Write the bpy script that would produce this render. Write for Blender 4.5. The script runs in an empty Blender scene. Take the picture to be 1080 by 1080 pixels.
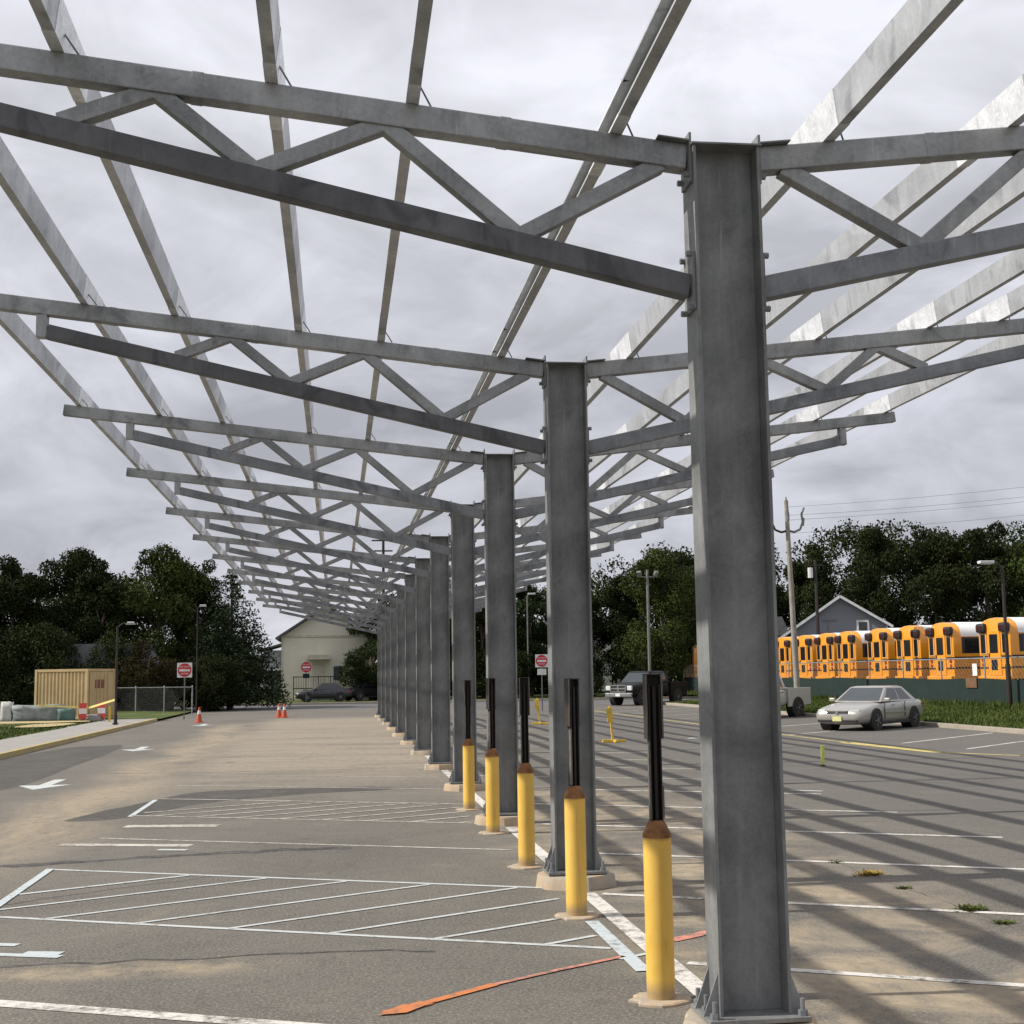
import bpy, bmesh, math, random
import numpy as np
from mathutils import Vector, Matrix, Euler

sc = bpy.context.scene
COL = sc.collection
R = math.radians

# ------------------------------------------------------------------ camera, sky, sun, exposure
PITCH, YAW, ROLL, HCAM, FPX = 0.120707, 0.130559, -0.0146795, 2.0, 1419.6
cy, sy, cp, sp = math.cos(YAW), math.sin(YAW), math.cos(PITCH), math.sin(PITCH)
F_ = Vector((sy * cp, cy * cp, sp)); r0 = Vector((cy, -sy, 0)); u0 = r0.cross(F_)
r_ = r0 * math.cos(ROLL) + u0 * math.sin(ROLL); u_ = -r0 * math.sin(ROLL) + u0 * math.cos(ROLL)
cam = bpy.data.cameras.new('camera'); cam_o = bpy.data.objects.new('camera', cam); COL.objects.link(cam_o)
M3 = Matrix((r_, u_, -F_)).transposed(); cam_o.matrix_world = Matrix.Translation((0, 0, HCAM)) @ M3.to_4x4()
cam.sensor_width = 36; cam.lens = 36 * FPX / 1080; cam.clip_start = .1; cam.clip_end = 6000
sc.camera = cam_o

SUN_EL, SUN_Y = R(41.5), 0.055
to_sun = Vector((-math.cos(SUN_EL), SUN_Y, math.sin(SUN_EL))).normalized()
sun = bpy.data.lights.new('sun', 'SUN'); sun.energy = 5.0; sun.angle = R(0.55); sun.color = (1.0, .95, .87)
sun_o = bpy.data.objects.new('sun', sun); COL.objects.link(sun_o)
sun_o.rotation_euler = to_sun.to_track_quat('Z', 'Y').to_euler()

world = bpy.data.worlds.new('World'); sc.world = world; world.use_nodes = True
wt = world.node_tree; wn = wt.nodes; wl = wt.links
for n in list(wn): wn.remove(n)
def wnode(t, **k):
    n = wn.new(t)
    for a, v in k.items(): setattr(n, a, v)
    return n
def wmath(op, a, b=None, c=None):
    n = wnode('ShaderNodeMath', operation=op)
    for i, v in enumerate((a, b, c)):
        if v is None: continue
        if isinstance(v, (int, float)): n.inputs[i].default_value = v
        else: wl.new(v, n.inputs[i])
    return n.outputs[0]
sky = wnode('ShaderNodeTexSky', sky_type='NISHITA'); sky.sun_disc = False
sky.sun_elevation = SUN_EL; sky.sun_rotation = R(270); sky.air_density = 1; sky.dust_density = 2
tc = wnode('ShaderNodeTexCoord'); sep = wnode('ShaderNodeSeparateXYZ'); wl.new(tc.outputs['Generated'], sep.inputs[0])
den = wmath('ADD', wmath('MAXIMUM', sep.outputs[2], 0.0), .34)
comb = wnode('ShaderNodeCombineXYZ')
wl.new(wmath('DIVIDE', sep.outputs[0], den), comb.inputs[0]); wl.new(wmath('DIVIDE', sep.outputs[1], den), comb.inputs[1])
def wnoise(scale, detail, rough, dist=0, off=(0, 0, 0)):
    mp = wnode('ShaderNodeMapping'); mp.inputs['Location'].default_value = off; wl.new(comb.outputs[0], mp.inputs[0])
    n = wnode('ShaderNodeTexNoise'); wl.new(mp.outputs[0], n.inputs['Vector'])
    n.inputs['Scale'].default_value = scale; n.inputs['Detail'].default_value = detail
    n.inputs['Roughness'].default_value = rough; n.inputs['Distortion'].default_value = dist
    return n.outputs[0]
big = wnoise(1.5, 5, .52, .5, (3.1, 7.3, 0)); fine = wnoise(4.2, 6, .58, .7, (1.0, 4.2, 0))
elev = wnode('ShaderNodeValToRGB'); wl.new(wmath('MAXIMUM', sep.outputs[2], 0.0), elev.inputs[0])
cr = elev.color_ramp; cr.interpolation = 'EASE'
cr.elements[0].position = 0.0; cr.elements[0].color = (.60, .605, .65, 1)
cr.elements[1].position = .55; cr.elements[1].color = (.68, .68, .735, 1)
for p_, c_ in ((.085, (.47, .475, .53)), (.17, (.53, .535, .595)), (.27, (.645, .65, .71)), (.40, (.70, .705, .76))):
    e = cr.elements.new(p_); e.color = (*c_, 1)
dens = wmath('ADD', wmath('MULTIPLY', big, .62), wmath('MULTIPLY', fine, .38))
shade = wnode('ShaderNodeMapRange'); wl.new(dens, shade.inputs[0])
shade.inputs[1].default_value = .40; shade.inputs[2].default_value = .60; shade.inputs[3].default_value = .72; shade.inputs[4].default_value = 1.22
vm = wnode('ShaderNodeVectorMath', operation='SCALE'); wl.new(elev.outputs[0], vm.inputs[0]); wl.new(shade.outputs[0], vm.inputs['Scale'])
vs = wnode('ShaderNodeVectorMath', operation='SCALE'); wl.new(vm.outputs[0], vs.inputs[0]); vs.inputs['Scale'].default_value = 11.4
mixs = wnode('ShaderNodeMix', data_type='RGBA'); mixs.inputs[0].default_value = .94
wl.new(sky.outputs[0], mixs.inputs[6]); wl.new(vs.outputs[0], mixs.inputs[7])
bg = wnode('ShaderNodeBackground'); wl.new(mixs.outputs[2], bg.inputs[0]); bg.inputs[1].default_value = .1
wo = wnode('ShaderNodeOutputWorld'); wl.new(bg.outputs[0], wo.inputs[0])
sc.view_settings.view_transform = 'Standard'; sc.view_settings.look = 'None'; sc.view_settings.exposure = 0.0; sc.view_settings.gamma = 1.0

# ------------------------------------------------------------------ helpers
class NT:
    def __init__(s, name):
        s.m = bpy.data.materials.new(name); s.m.use_nodes = True; s.t = s.m.node_tree
        s.b = s.t.nodes['Principled BSDF']; s.co = s.t.nodes.new('ShaderNodeTexCoord').outputs['Object']
    def node(s, t, **k):
        n = s.t.nodes.new(t)
        for a, v in k.items(): setattr(n, a, v)
        return n
    def link(s, a, b): s.t.links.new(a, b)
    def setin(s, i, v):
        if isinstance(v, (int, float)): i.default_value = v
        elif isinstance(v, tuple): i.default_value = (*v, 1) if len(v) == 3 and i.type == 'RGBA' else v
        else: s.link(v, i)
    def math(s, op, a, b=None, c=None, clamp=False):
        n = s.node('ShaderNodeMath', operation=op); n.use_clamp = clamp
        for i, v in enumerate((a, b, c)):
            if v is not None: s.setin(n.inputs[i], v)
        return n.outputs[0]
    def noise(s, scale, detail=4, rough=.55, dist=0, stretch=None, vec=None):
        v = vec or s.co
        if stretch:
            mp = s.node('ShaderNodeMapping'); mp.inputs['Scale'].default_value = stretch; s.link(v, mp.inputs[0]); v = mp.outputs[0]
        n = s.node('ShaderNodeTexNoise'); s.link(v, n.inputs['Vector'])
        n.inputs['Scale'].default_value = scale; n.inputs['Detail'].default_value = detail
        n.inputs['Roughness'].default_value = rough; n.inputs['Distortion'].default_value = dist
        return n.outputs[0]
    def rng(s, v, a, b, c=0., d=1., smooth=False):
        n = s.node('ShaderNodeMapRange'); s.setin(n.inputs[0], v)
        if smooth: n.interpolation_type = 'SMOOTHSTEP'
        for i, x in enumerate((a, b, c, d)): n.inputs[i + 1].default_value = x
        return n.outputs[0]
    def mix(s, f, a, b):
        n = s.node('ShaderNodeMix', data_type='RGBA'); s.setin(n.inputs[0], f); s.setin(n.inputs[6], a); s.setin(n.inputs[7], b)
        return n.outputs[2]
    def bump(s, h, strength=.3, dist=.01):
        n = s.node('ShaderNodeBump'); n.inputs['Strength'].default_value = strength; n.inputs['Distance'].default_value = dist
        s.link(h, n.inputs['Height']); s.link(n.outputs[0], s.b.inputs['Normal'])
    def out(s, col=None, rough=None, metal=None, spec=None):
        if col is not None: s.setin(s.b.inputs['Base Color'], col)
        if rough is not None: s.setin(s.b.inputs['Roughness'], rough)
        if metal is not None: s.setin(s.b.inputs['Metallic'], metal)
        if spec is not None: s.setin(s.b.inputs['Specular IOR Level'], spec)
        return s.m

def mat(name, c, rough=.6, metal=0., var=.18, scale=3., spec=.5):
    """plain material with a little wear in it"""
    n = NT(name); f = n.noise(scale, 5, .6)
    a = tuple(x * (1 - var) for x in c); b = tuple(min(1, x * (1 + var)) for x in c)
    return n.out(n.mix(n.rng(f, .3, .7), a, b), n.rng(n.noise(scale * 2, 3), .3, .7, max(.02, rough - .08), min(1, rough + .08)), metal, spec)

class MB:
    def __init__(s): s.v = []; s.f = []; s.mi = []
    def add(s, vs, fs, mi=0):
        o = len(s.v); s.v += [tuple(x) for x in vs]; s.f += [tuple(i + o for i in f) for f in fs]; s.mi += [mi] * len(fs); return s
    def box(s, c, size, rot=None, mi=0):
        x, y, z = (d / 2 for d in size)
        P = [Vector(p) for p in ((-x, -y, -z), (x, -y, -z), (x, y, -z), (-x, y, -z), (-x, -y, z), (x, -y, z), (x, y, z), (-x, y, z))]
        if rot is not None:
            m = rot if isinstance(rot, Matrix) else Euler(rot).to_matrix(); P = [m @ p for p in P]
        return s.add([p + Vector(c) for p in P], [(0, 3, 2, 1), (4, 5, 6, 7), (0, 1, 5, 4), (1, 2, 6, 5), (2, 3, 7, 6), (3, 0, 4, 7)], mi)
    def bar(s, p, q, w, h, up=(0, 0, 1), mi=0):
        p, q = Vector(p), Vector(q); d = (q - p); L = d.length; d.normalize()
        side = d.cross(Vector(up)).normalized(); n = side.cross(d)
        m = Matrix((d, side, n)).transposed()
        return s.box((p + q) / 2, (L, w, h), m, mi)
    def cyl(s, p, q, r0, r1=None, n=12, cap=True, mi=0):
        r1 = r0 if r1 is None else r1; p, q = Vector(p), Vector(q); d = (q - p).normalized()
        a = d.orthogonal().normalized(); b = d.cross(a)
        vs = [p + (a * math.cos(t) + b * math.sin(t)) * r0 for t in (2 * math.pi * i / n for i in range(n))] + \
             [q + (a * math.cos(t) + b * math.sin(t)) * r1 for t in (2 * math.pi * i / n for i in range(n))]
        fs = [(i, (i + 1) % n, n + (i + 1) % n, n + i) for i in range(n)]
        if cap: fs += [tuple(range(n - 1, -1, -1)), tuple(range(n, 2 * n))]
        return s.add(vs, fs, mi)
    def tube(s, pts, rad, n=8, mi=0):
        for i in range(len(pts) - 1):
            ra = rad[i] if isinstance(rad, (list, tuple)) else rad; rb = rad[i + 1] if isinstance(rad, (list, tuple)) else rad
            s.cyl(pts[i], pts[i + 1], ra, rb, n, True, mi)
        return s
    def prism(s, poly, axis, a, b, mi=0):
        """extrude a 2D polygon along axis 'x','y' or 'z'"""
        def P(u, v, w): return {'x': (w, u, v), 'y': (u, w, v), 'z': (u, v, w)}[axis]
        n = len(poly); vs = [P(u, v, a) for u, v in poly] + [P(u, v, b) for u, v in poly]
        return s.add(vs, [(i, (i + 1) % n, n + (i + 1) % n, n + i) for i in range(n)] + [tuple(range(n - 1, -1, -1)), tuple(range(n, 2 * n))], mi)
    def loft(s, rings, close=True, cap=True, mi=0):
        n = len(rings[0]); vs = [p for r in rings for p in r]; fs = []
        for i in range(len(rings) - 1):
            for j in range(n if close else n - 1):
                k = (j + 1) % n; fs.append((i * n + j, i * n + k, (i + 1) * n + k, (i + 1) * n + j))
        if cap: fs += [tuple(range(n - 1, -1, -1)), tuple(range((len(rings) - 1) * n, len(rings) * n))]
        return s.add(vs, fs, mi)
    def build(s, name, m, parent=None, bevel=0., smooth=False, subsurf=0, loc=None):
        me = bpy.data.meshes.new(name); me.from_pydata(s.v, [], s.f)
        ms = m if isinstance(m, (list, tuple)) else [m]
        for x in ms: me.materials.append(x)
        if len(ms) > 1: me.polygons.foreach_set('material_index', s.mi)
        bm = bmesh.new(); bm.from_mesh(me)
        bmesh.ops.recalc_face_normals(bm, faces=bm.faces)
        if bevel: bmesh.ops.bevel(bm, geom=[e for e in bm.edges if len(e.link_faces) == 2 and e.calc_face_angle(0) > .6], offset=bevel, segments=2, profile=.6, affect='EDGES')
        bm.to_mesh(me); bm.free()
        if smooth: me.polygons.foreach_set('use_smooth', [True] * len(me.polygons))
        o = bpy.data.objects.new(name, me); COL.objects.link(o)
        if smooth == 'auto':
            me.set_sharp_from_angle(angle=R(38))
        if subsurf:
            md = o.modifiers.new('sub', 'SUBSURF'); md.levels = md.render_levels = subsurf
        if parent: o.parent = parent
        if loc: o.location = loc
        return o

def tag(o, label=None, cat=None, group=None, kind=None):
    if label: o['label'] = label
    if cat: o['category'] = cat
    if group: o['group'] = group
    if kind: o['kind'] = kind
    return o
def thing(name, label, cat, loc=(0, 0, 0), rz=0., group=None):
    o = bpy.data.objects.new(name, None); COL.objects.link(o); o.location = loc; o.rotation_euler = (0, 0, rz)
    return tag(o, label, cat, group)
KIDS = {}
def copy_tree(o, parent=None):
    c = o.copy(); COL.objects.link(c)
    if parent: c.parent = parent
    for ch in [x for x in list(COL.objects) if x.parent == o]: copy_tree(ch, c)
    return c
def struct(o): o['kind'] = 'structure'; return o
rnd = random.Random(7)

# ------------------------------------------------------------------ materials
def galv(name, base, dark, spread, rough, metal, st=.55):
    n = NT(name)
    blot = n.noise(1.6, 5, .6, .5); fine = n.noise(22, 4, .65)
    vo = n.node('ShaderNodeTexVoronoi'); n.link(n.co, vo.inputs['Vector']); vo.inputs['Scale'].default_value = 55
    bw = n.node('ShaderNodeRGBToBW'); n.link(vo.outputs['Color'], bw.inputs[0])
    f = n.math('ADD', n.math('MULTIPLY', n.rng(blot, .36, .64), .62), n.math('ADD', n.math('MULTIPLY', fine, .22), n.math('MULTIPLY', bw.outputs[0], spread)), clamp=True)
    streak = n.rng(n.noise(5, 4, .6, 0, (3, 3, .25)), .5, .72)
    col = n.mix(f, dark, base); col = n.mix(n.math('MULTIPLY', streak, .25), col, tuple(x * 1.25 for x in base))
    stain = n.rng(n.noise(2.6, 4, .55, .8, (1, 1, .6)), .57, .66); col = n.mix(n.math('MULTIPLY', stain, st), col, tuple(x * .55 for x in dark))
    wash = n.rng(n.noise(1.9, 3, .5, 1.0), .60, .68); col = n.mix(n.math('MULTIPLY', wash, st * .6), col, tuple(x * 1.3 for x in base))
    scr = n.rng(n.noise(26, 3, .6, .2, (1, 1, .05)), .66, .72); col = n.mix(n.math('MULTIPLY', scr, .3), col, tuple(x * 1.5 for x in base))
    n.bump(fine, .12, .004)
    return n.out(col, n.rng(f, 0, 1, rough + .12, rough - .08), metal)
M_COL = galv('galvanised_column', (.275, .28, .277), (.10, .103, .104), .20, .5, .12, .22)
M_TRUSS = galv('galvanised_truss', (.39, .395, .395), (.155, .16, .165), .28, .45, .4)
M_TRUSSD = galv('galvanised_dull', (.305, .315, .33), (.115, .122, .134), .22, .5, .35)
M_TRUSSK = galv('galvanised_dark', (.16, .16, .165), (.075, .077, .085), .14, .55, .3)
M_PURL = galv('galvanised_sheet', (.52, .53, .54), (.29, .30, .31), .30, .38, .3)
M_LAPGLINT = galv('galvanised_sheet_glint', (.86, .87, .88), (.40, .41, .42), .45, .3, .2)  # purlin sheet made lighter for the laps: sun glare put into the colour

def asphalt():
    n = NT('lot_asphalt'); sx = n.node('ShaderNodeSeparateXYZ'); n.link(n.co, sx.inputs[0]); X, Y = sx.outputs[0], sx.outputs[1]
    speck = n.noise(42, 3, .75); agg = n.node('ShaderNodeTexVoronoi'); n.link(n.co, agg.inputs['Vector']); agg.inputs['Scale'].default_value = 60
    patch = n.noise(.35, 5, .6, .8); mid = n.noise(1.7, 5, .65)
    c = n.mix(n.rng(patch, .32, .7), (.096, .087, .074), (.158, .144, .122))
    c = n.mix(n.math('MULTIPLY', n.rng(mid, .35, .75), .5), c, (.115, .108, .093))
    c = n.mix(n.math('MULTIPLY', n.rng(speck, .50, .72), .85), c, (.29, .275, .24))
    c = n.mix(n.math('MULTIPLY', n.rng(speck, .47, .28), .85), c, (.036, .034, .032))
    grit = n.noise(95, 2, .6); c = n.mix(n.math('MULTIPLY', n.rng(grit, .60, .70), .6), c, (.34, .32, .28))
    age = n.noise(5.5, 6, .7, .4); c = n.mix(n.math('MULTIPLY', n.rng(age, .52, .70), .4), c, (.065, .061, .055))
    def band(v, a, b, w):   # 1 between a and b, with soft sides w
        return n.math('MULTIPLY', n.rng(v, a - w, a + w, 0, 1, True), n.rng(v, b - w, b + w, 1, 0, True))
    tan = (.33, .265, .18); fb = n.rng(n.noise(7, 6, .75, .5, (1, .5, 1)), .22, .52)
    # right side of the lot is newer and greyer
    c = n.mix(n.math('MULTIPLY', n.rng(X, 6.5, 9.5, 0, 1, True), .55), c, n.mix(n.rng(mid, .3, .7), (.084, .079, .074), (.125, .118, .108)))
    # wheel track of dust along the driveway
    Xw = n.math('ADD', X, n.math('MULTIPLY', n.math('SUBTRACT', n.noise(.12, 3), .5), 2.2))
    d = n.math('MULTIPLY', band(Xw, -4.9, -3.4, .7), band(Y, 15, 62, 4))
    d = n.math('MULTIPLY', d, n.rng(n.noise(.7, 6, .68, .6, (1, .35, 1)), .30, .54))
    c = n.mix(n.math('MULTIPLY', n.math('MULTIPLY', d, fb), .75), c, (.35, .285, .20))
    # dusty stalls along the row, spread by traffic in bands across it
    d2 = n.math('MULTIPLY', band(X, -3.2, 2.6, .8), n.rng(Y, 20, 34, 0, 1, True)); d2 = n.math('MULTIPLY', d2, n.rng(Y, 66, 72, 1, 0, True))
    d2 = n.math('MULTIPLY', d2, n.rng(n.noise(.55, 6, .66, .5, (.3, 1.2, 1)), .26, .52))
    c = n.mix(n.math('MULTIPLY', n.math('MULTIPLY', d2, fb), .72), c, (.345, .29, .22))
    # sandy dust round the nearer columns
    d3 = n.math('MULTIPLY', band(X, 2.2, 5.3, .9), band(Y, 6, 24, 2.0)); d3 = n.math('MULTIPLY', d3, n.rng(n.noise(.9, 6, .65, .8), .40, .64))
    c = n.mix(n.math('MULTIPLY', n.math('MULTIPLY', d3, fb), .9), c, (.37, .30, .205))
    d4 = n.math('MULTIPLY', band(X, -2.6, -.6, .5), band(Y, 9.75, 10.2, .22)); d4 = n.math('MULTIPLY', d4, n.rng(n.noise(2.5, 5, .7), .35, .6))
    c = n.mix(n.math('MULTIPLY', n.math('MULTIPLY', d4, fb), .8), c, (.37, .30, .20))
    d5 = n.rng(n.noise(.8, 7, .7, 1.2, None, None), .58, .74); c = n.mix(n.math('MULTIPLY', n.math('MULTIPLY', d5, fb), .5), c, (.27, .225, .16))
    # oil spots
    oil = n.rng(n.noise(.9, 2, .5), .70, .78); c = n.mix(n.math('MULTIPLY', oil, .6), c, (.045, .043, .042))
    n.bump(speck, .55, .006)
    return n.out(c, .88, 0, .3)
M_ASPH = asphalt()
def worn(name, c, under=(.125, .117, .10), wear=.5, rough=.8):
    n = NT(name); w = n.noise(9, 7, .78, .3); w2 = n.noise(1.1, 3, .6)
    f = n.math('ADD', n.math('MULTIPLY', w, .7), n.math('MULTIPLY', w2, .3))
    n.bump(n.noise(42, 3, .75), .4, .005)
    return n.out(n.mix(n.rng(f, wear + .10, wear - .04), under, n.mix(n.noise(3, 3), tuple(x * .86 for x in c), c)), rough, 0, .3)
M_WHITE = worn('worn_white_paint', (.66, .63, .58), wear=.52)
M_WHITE2 = worn('fresh_white_paint', (.53, .555, .545), wear=.56)
M_FAINT = worn('faint_white_paint', (.56, .53, .47), (.20, .18, .15), .50)
M_BLUE = worn('pale_blue_paint', (.50, .55, .56), wear=.56)
M_YPAINT = worn('worn_yellow_paint', (.62, .50, .16), wear=.52)
M_ORANGE = worn('orange_spray_paint', (.58, .20, .07), wear=.53)
M_PINK = worn('pink_spray_paint', (.62, .25, .18), wear=.50)
M_TAR = worn('dark_asphalt_patch', (.070, .065, .058), (.115, .105, .090), .52)
M_SEAM = worn('tar_seam', (.05, .048, .047), (.13, .12, .11), .5)
def concrete(name, c, tan=None):
    n = NT(name); f = n.noise(2.2, 6, .65, .3); g = n.noise(30, 3, .7)
    col = n.mix(n.rng(f, .3, .7), tuple(x * .72 for x in c), c)
    if tan: col = n.mix(n.rng(n.noise(3.5, 4), .42, .6), col, tan)
    col = n.mix(n.math('MULTIPLY', n.rng(g, .5, .75), .4), col, tuple(x * 1.25 for x in c)); n.bump(g, .4, .006)
    return n.out(col, .9, 0, .3)
M_WALK = concrete('sidewalk_concrete', (.33, .315, .29)); M_FOOT = concrete('footing_concrete', (.42, .37, .30), (.44, .33, .22))
M_CURBY = worn('yellow_kerb_paint', (.52, .40, .15), (.32, .29, .24), .5)
M_KERB = concrete('kerb_concrete', (.36, .32, .26))
def grass_m():
    n = NT('grass'); a = n.noise(.5, 6, .7, .4); b = n.noise(14, 4, .75)
    c = n.mix(n.rng(a, .3, .7), (.035, .06, .016), (.085, .12, .030)); c = n.mix(n.rng(b, .45, .75), c, (.12, .14, .045))
    c = n.mix(n.math('MULTIPLY', n.rng(n.noise(.22, 4), .52, .68), .7), c, (.21, .17, .075)); n.bump(b, .8, .05)
    return n.out(c, .95, 0, .2)
M_GRASS = grass_m()
M_STRAW = mat('straw', (.40, .32, .16), .95, 0, .4, 12)
M_ROAD = worn('street_asphalt', (.12, .12, .125), (.16, .155, .15), .5)
def foliage(name, lo, hi):
    n = NT(name); a = n.noise(.55, 3, .5); b = n.noise(5, 2, .6)
    f = n.math('ADD', n.math('MULTIPLY', a, .65), n.math('MULTIPLY', b, .35))
    oi = n.node('ShaderNodeObjectInfo')
    c = n.mix(n.rng(f, .36, .64), lo, hi)
    hs = n.node('ShaderNodeHueSaturation'); n.setin(hs.inputs['Value'], n.rng(oi.outputs['Random'], 0, 1, .8, 1.2)); n.setin(hs.inputs['Hue'], n.rng(oi.outputs['Random'], 0, 1, .485, .512)); n.link(c, hs.inputs['Color'])
    return n.out(hs.outputs[0], .9, 0, .04)
M_LEAF = foliage('dark_leaves', (.013, .020, .008), (.040, .052, .019))
M_LEAF2 = foliage('green_leaves', (.020, .030, .009), (.064, .082, .023))
M_NEEDLE = foliage('spruce_needles', (.012, .019, .010), (.033, .046, .022))
M_BROWNLEAF = foliage('brown_leaves', (.022, .022, .010), (.060, .052, .020))
M_BARK = mat('bark', (.085, .068, .052), .95, 0, .4, 4)
M_YEL = None
def yellow_bollard():
    n = NT('bollard_yellow'); s = n.node('ShaderNodeSeparateXYZ'); n.link(n.co, s.inputs[0]); Z = s.outputs[2]
    oi = n.node('ShaderNodeObjectInfo'); va = n.node('ShaderNodeVectorMath', operation='ADD'); n.link(n.co, va.inputs[0]); sc_ = n.math('MULTIPLY', oi.outputs['Random'], 37.); cx = n.node('ShaderNodeCombineXYZ'); n.link(sc_, cx.inputs[0]); n.link(sc_, cx.inputs[1]); n.link(cx.outputs[0], va.inputs[1]); n.co = va.outputs[0]
    w = n.noise(4, 6, .7, .3, (1, 1, .4)); c = n.mix(n.rng(w, .35, .7), (.72, .43, .07), (.82, .54, .12))
    rust = n.math('MULTIPLY', n.rng(n.math('ADD', Z, n.math('MULTIPLY', w, .10)), 1.015, 1.05), .9)
    c = n.mix(rust, c, (.30, .12, .035)); c = n.mix(n.math('MULTIPLY', n.rng(n.noise(9, 5, .7, 0, (1, 1, .25)), .6, .72), .5), c, (.42, .27, .10)); c = n.mix(n.math('MULTIPLY', n.rng(n.noise(26, 5, .75), .66, .70), .8), c, (.20, .13, .07)); c = n.mix(n.math('MULTIPLY', n.rng(n.noise(6, 4, .6, .6, (2.2, 2.2, .12)), .60, .70), .35), c, (.34, .20, .07))
    c = n.mix(n.math('MULTIPLY', n.rng(n.math('SUBTRACT', Z, n.math('MULTIPLY', w, .15)), .06, -.02), .8), c, (.28, .21, .13))
    return n.out(c, .42)
M_YEL = yellow_bollard()
M_RUST = mat('rust', (.25, .115, .042), .85, .1, .6, 11)
M_POST = mat('dark_sign_post', (.050, .040, .035), .6, .3, .45, 6)
M_POSTIN = mat('post_channel_inside', (.022, .017, .014), .8, 0, .3, 6)
M_POSTLIP = mat('post_edge', (.16, .14, .125), .55, .3, .3, 9)
M_BLACK = mat('black_paint', (.018, .018, .02), .5); M_RUBBER = mat('rubber', (.02, .02, .02), .85)
M_GLASS = mat('dark_glass', (.016, .019, .022), .06, 0, .1, 2, .8)
M_GLASS2 = mat('bus_glass', (.014, .015, .018), .12, 0, .1, 2, .6)
M_WSCREEN = mat('windscreen_glass', (.045, .055, .06), .08, 0, .12, 2, .8)
def paint(name, c, rough=.25, metal=0.):
    n = NT(name); f = n.noise(2, 5, .6); n.b.inputs['Coat Weight'].default_value = .6; n.b.inputs['Coat Roughness'].default_value = .08
    return n.out(n.mix(n.rng(f, .3, .7), tuple(x * .92 for x in c), c), n.rng(n.noise(5, 4), .3, .7, rough, rough + .15), metal)
M_SILVER = paint('silver_car_paint', (.43, .415, .375), .3, .5); M_PALE = paint('pale_truck_paint', (.50, .49, .45), .4, .2); M_DKCAR = paint('dark_blue_paint', (.014, .016, .024)); M_BLACKCAR = mat('black_car_paint', (.008, .008, .010), .5, 0, .1, 2, .2)
M_CHROME = mat('chrome', (.65, .65, .66), .15, 1., .06); M_RIM = mat('wheel_rim', (.26, .26, .27), .4, .7, .1)
M_LAMP = mat('headlight_lens', (.62, .64, .64), .1, 0, .08); M_REDLD = mat('dark_red_lens', (.07, .012, .01), .25); M_PLATE = mat('licence_plate', (.62, .60, .28), .5)
M_REDL = mat('red_lens', (.32, .02, .015), .2)
M_BUS = paint('school_bus_yellow', (.80, .32, .018), .32); M_BUSROOF = mat('bus_white_roof', (.78, .78, .77), .4, 0, .05)
M_BUSTRIM = paint('bus_window_trim', (.74, .42, .16), .4)
M_TAN = mat('tan_container_paint', (.50, .37, .19), .65, 0, .14, 1.2)
M_CREAM = mat('cream_siding', (.72, .69, .56), .75, 0, .06, .7); M_CREAMT = mat('cream_trim', (.56, .53, .42), .7)
M_GREYS = mat('grey_siding', (.20, .215, .235), .8, 0, .08, .8); M_GREYD = mat('grey_siding_dark', (.15, .16, .18), .8)
M_SHING = mat('roof_shingles', (.105, .105, .11), .9, 0, .25, 3); M_TRIM = mat('white_trim', (.68, .68, .67), .6, 0, .06)
M_BRWALL = mat('brown_siding', (.10, .065, .045), .8); M_WINDK = mat('window_dark', (.03, .033, .038), .12)
M_WOODP = mat('utility_pole_wood', (.27, .25, .22), .9, 0, .25, 3); M_DKPOLE = mat('dark_bronze_pole', (.040, .032, .028), .5, .4)
M_GPOLE = mat('grey_metal_pole', (.20, .20, .19), .5, .5); M_HEAD = mat('lamp_housing', (.60, .61, .62), .4)
M_ORCONE = mat('orange_plastic', (.52, .085, .03), .5); M_WHT = mat('white_sheet', (.70, .70, .70), .6); M_REDS = mat('sign_red', (.50, .025, .03), .45)
M_GREEN = mat('green_screen_fabric', (.004, .017, .014), .85, 0, .3, 1.5); M_GREYW = mat('white_sack', (.55, .55, .54), .8, 0, .15); M_TEAL = mat('teal_tarp', (.09, .16, .145), .7); M_GREYT = mat('grey_wrap', (.24, .26, .265), .6, 0, .35)
M_FENCE = mat('galvanised_fence', (.33, .34, .34), .5, .5); M_YBAR = mat('barricade_yellow', (.66, .44, .05), .55); M_TAPE = mat('caution_tape', (.72, .62, .22), .5)
M_LIME = mat('lime_marker', (.58, .64, .10), .55); M_WIRE = mat('cable', (.12, .12, .125), .6)
M_REDB = mat('red_barrier_panel', (.55, .06, .05), .5); M_WOODR = mat('weathered_rail', (.42, .38, .27), .85)
M_LABEL = mat('container_label', (.20, .075, .05), .6)

# ------------------------------------------------------------------ the setting: ground, lot, kerbs, banks
def sheet(name, x0, y0, x1, y1, z, m, nx=1, ny=1):
    mb = MB(); vs = []; fs = []
    for j in range(ny + 1):
        for i in range(nx + 1): vs.append((x0 + (x1 - x0) * i / nx, y0 + (y1 - y0) * j / ny, z))
    for j in range(ny):
        for i in range(nx):
            a = j * (nx + 1) + i; fs.append((a, a + 1, a + nx + 2, a + nx + 1))
    return struct(mb.add(vs, fs).build(name, m))
sheet('ground', -1500, -200, 1500, 3000, -.05, M_GRASS)
sheet('parking_lot', -8.75, -40, 20.62, 89, 0.0, M_ASPH)
sheet('cross_street', -90, 89, 90, 104.6, 0.0, M_ROAD)
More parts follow.
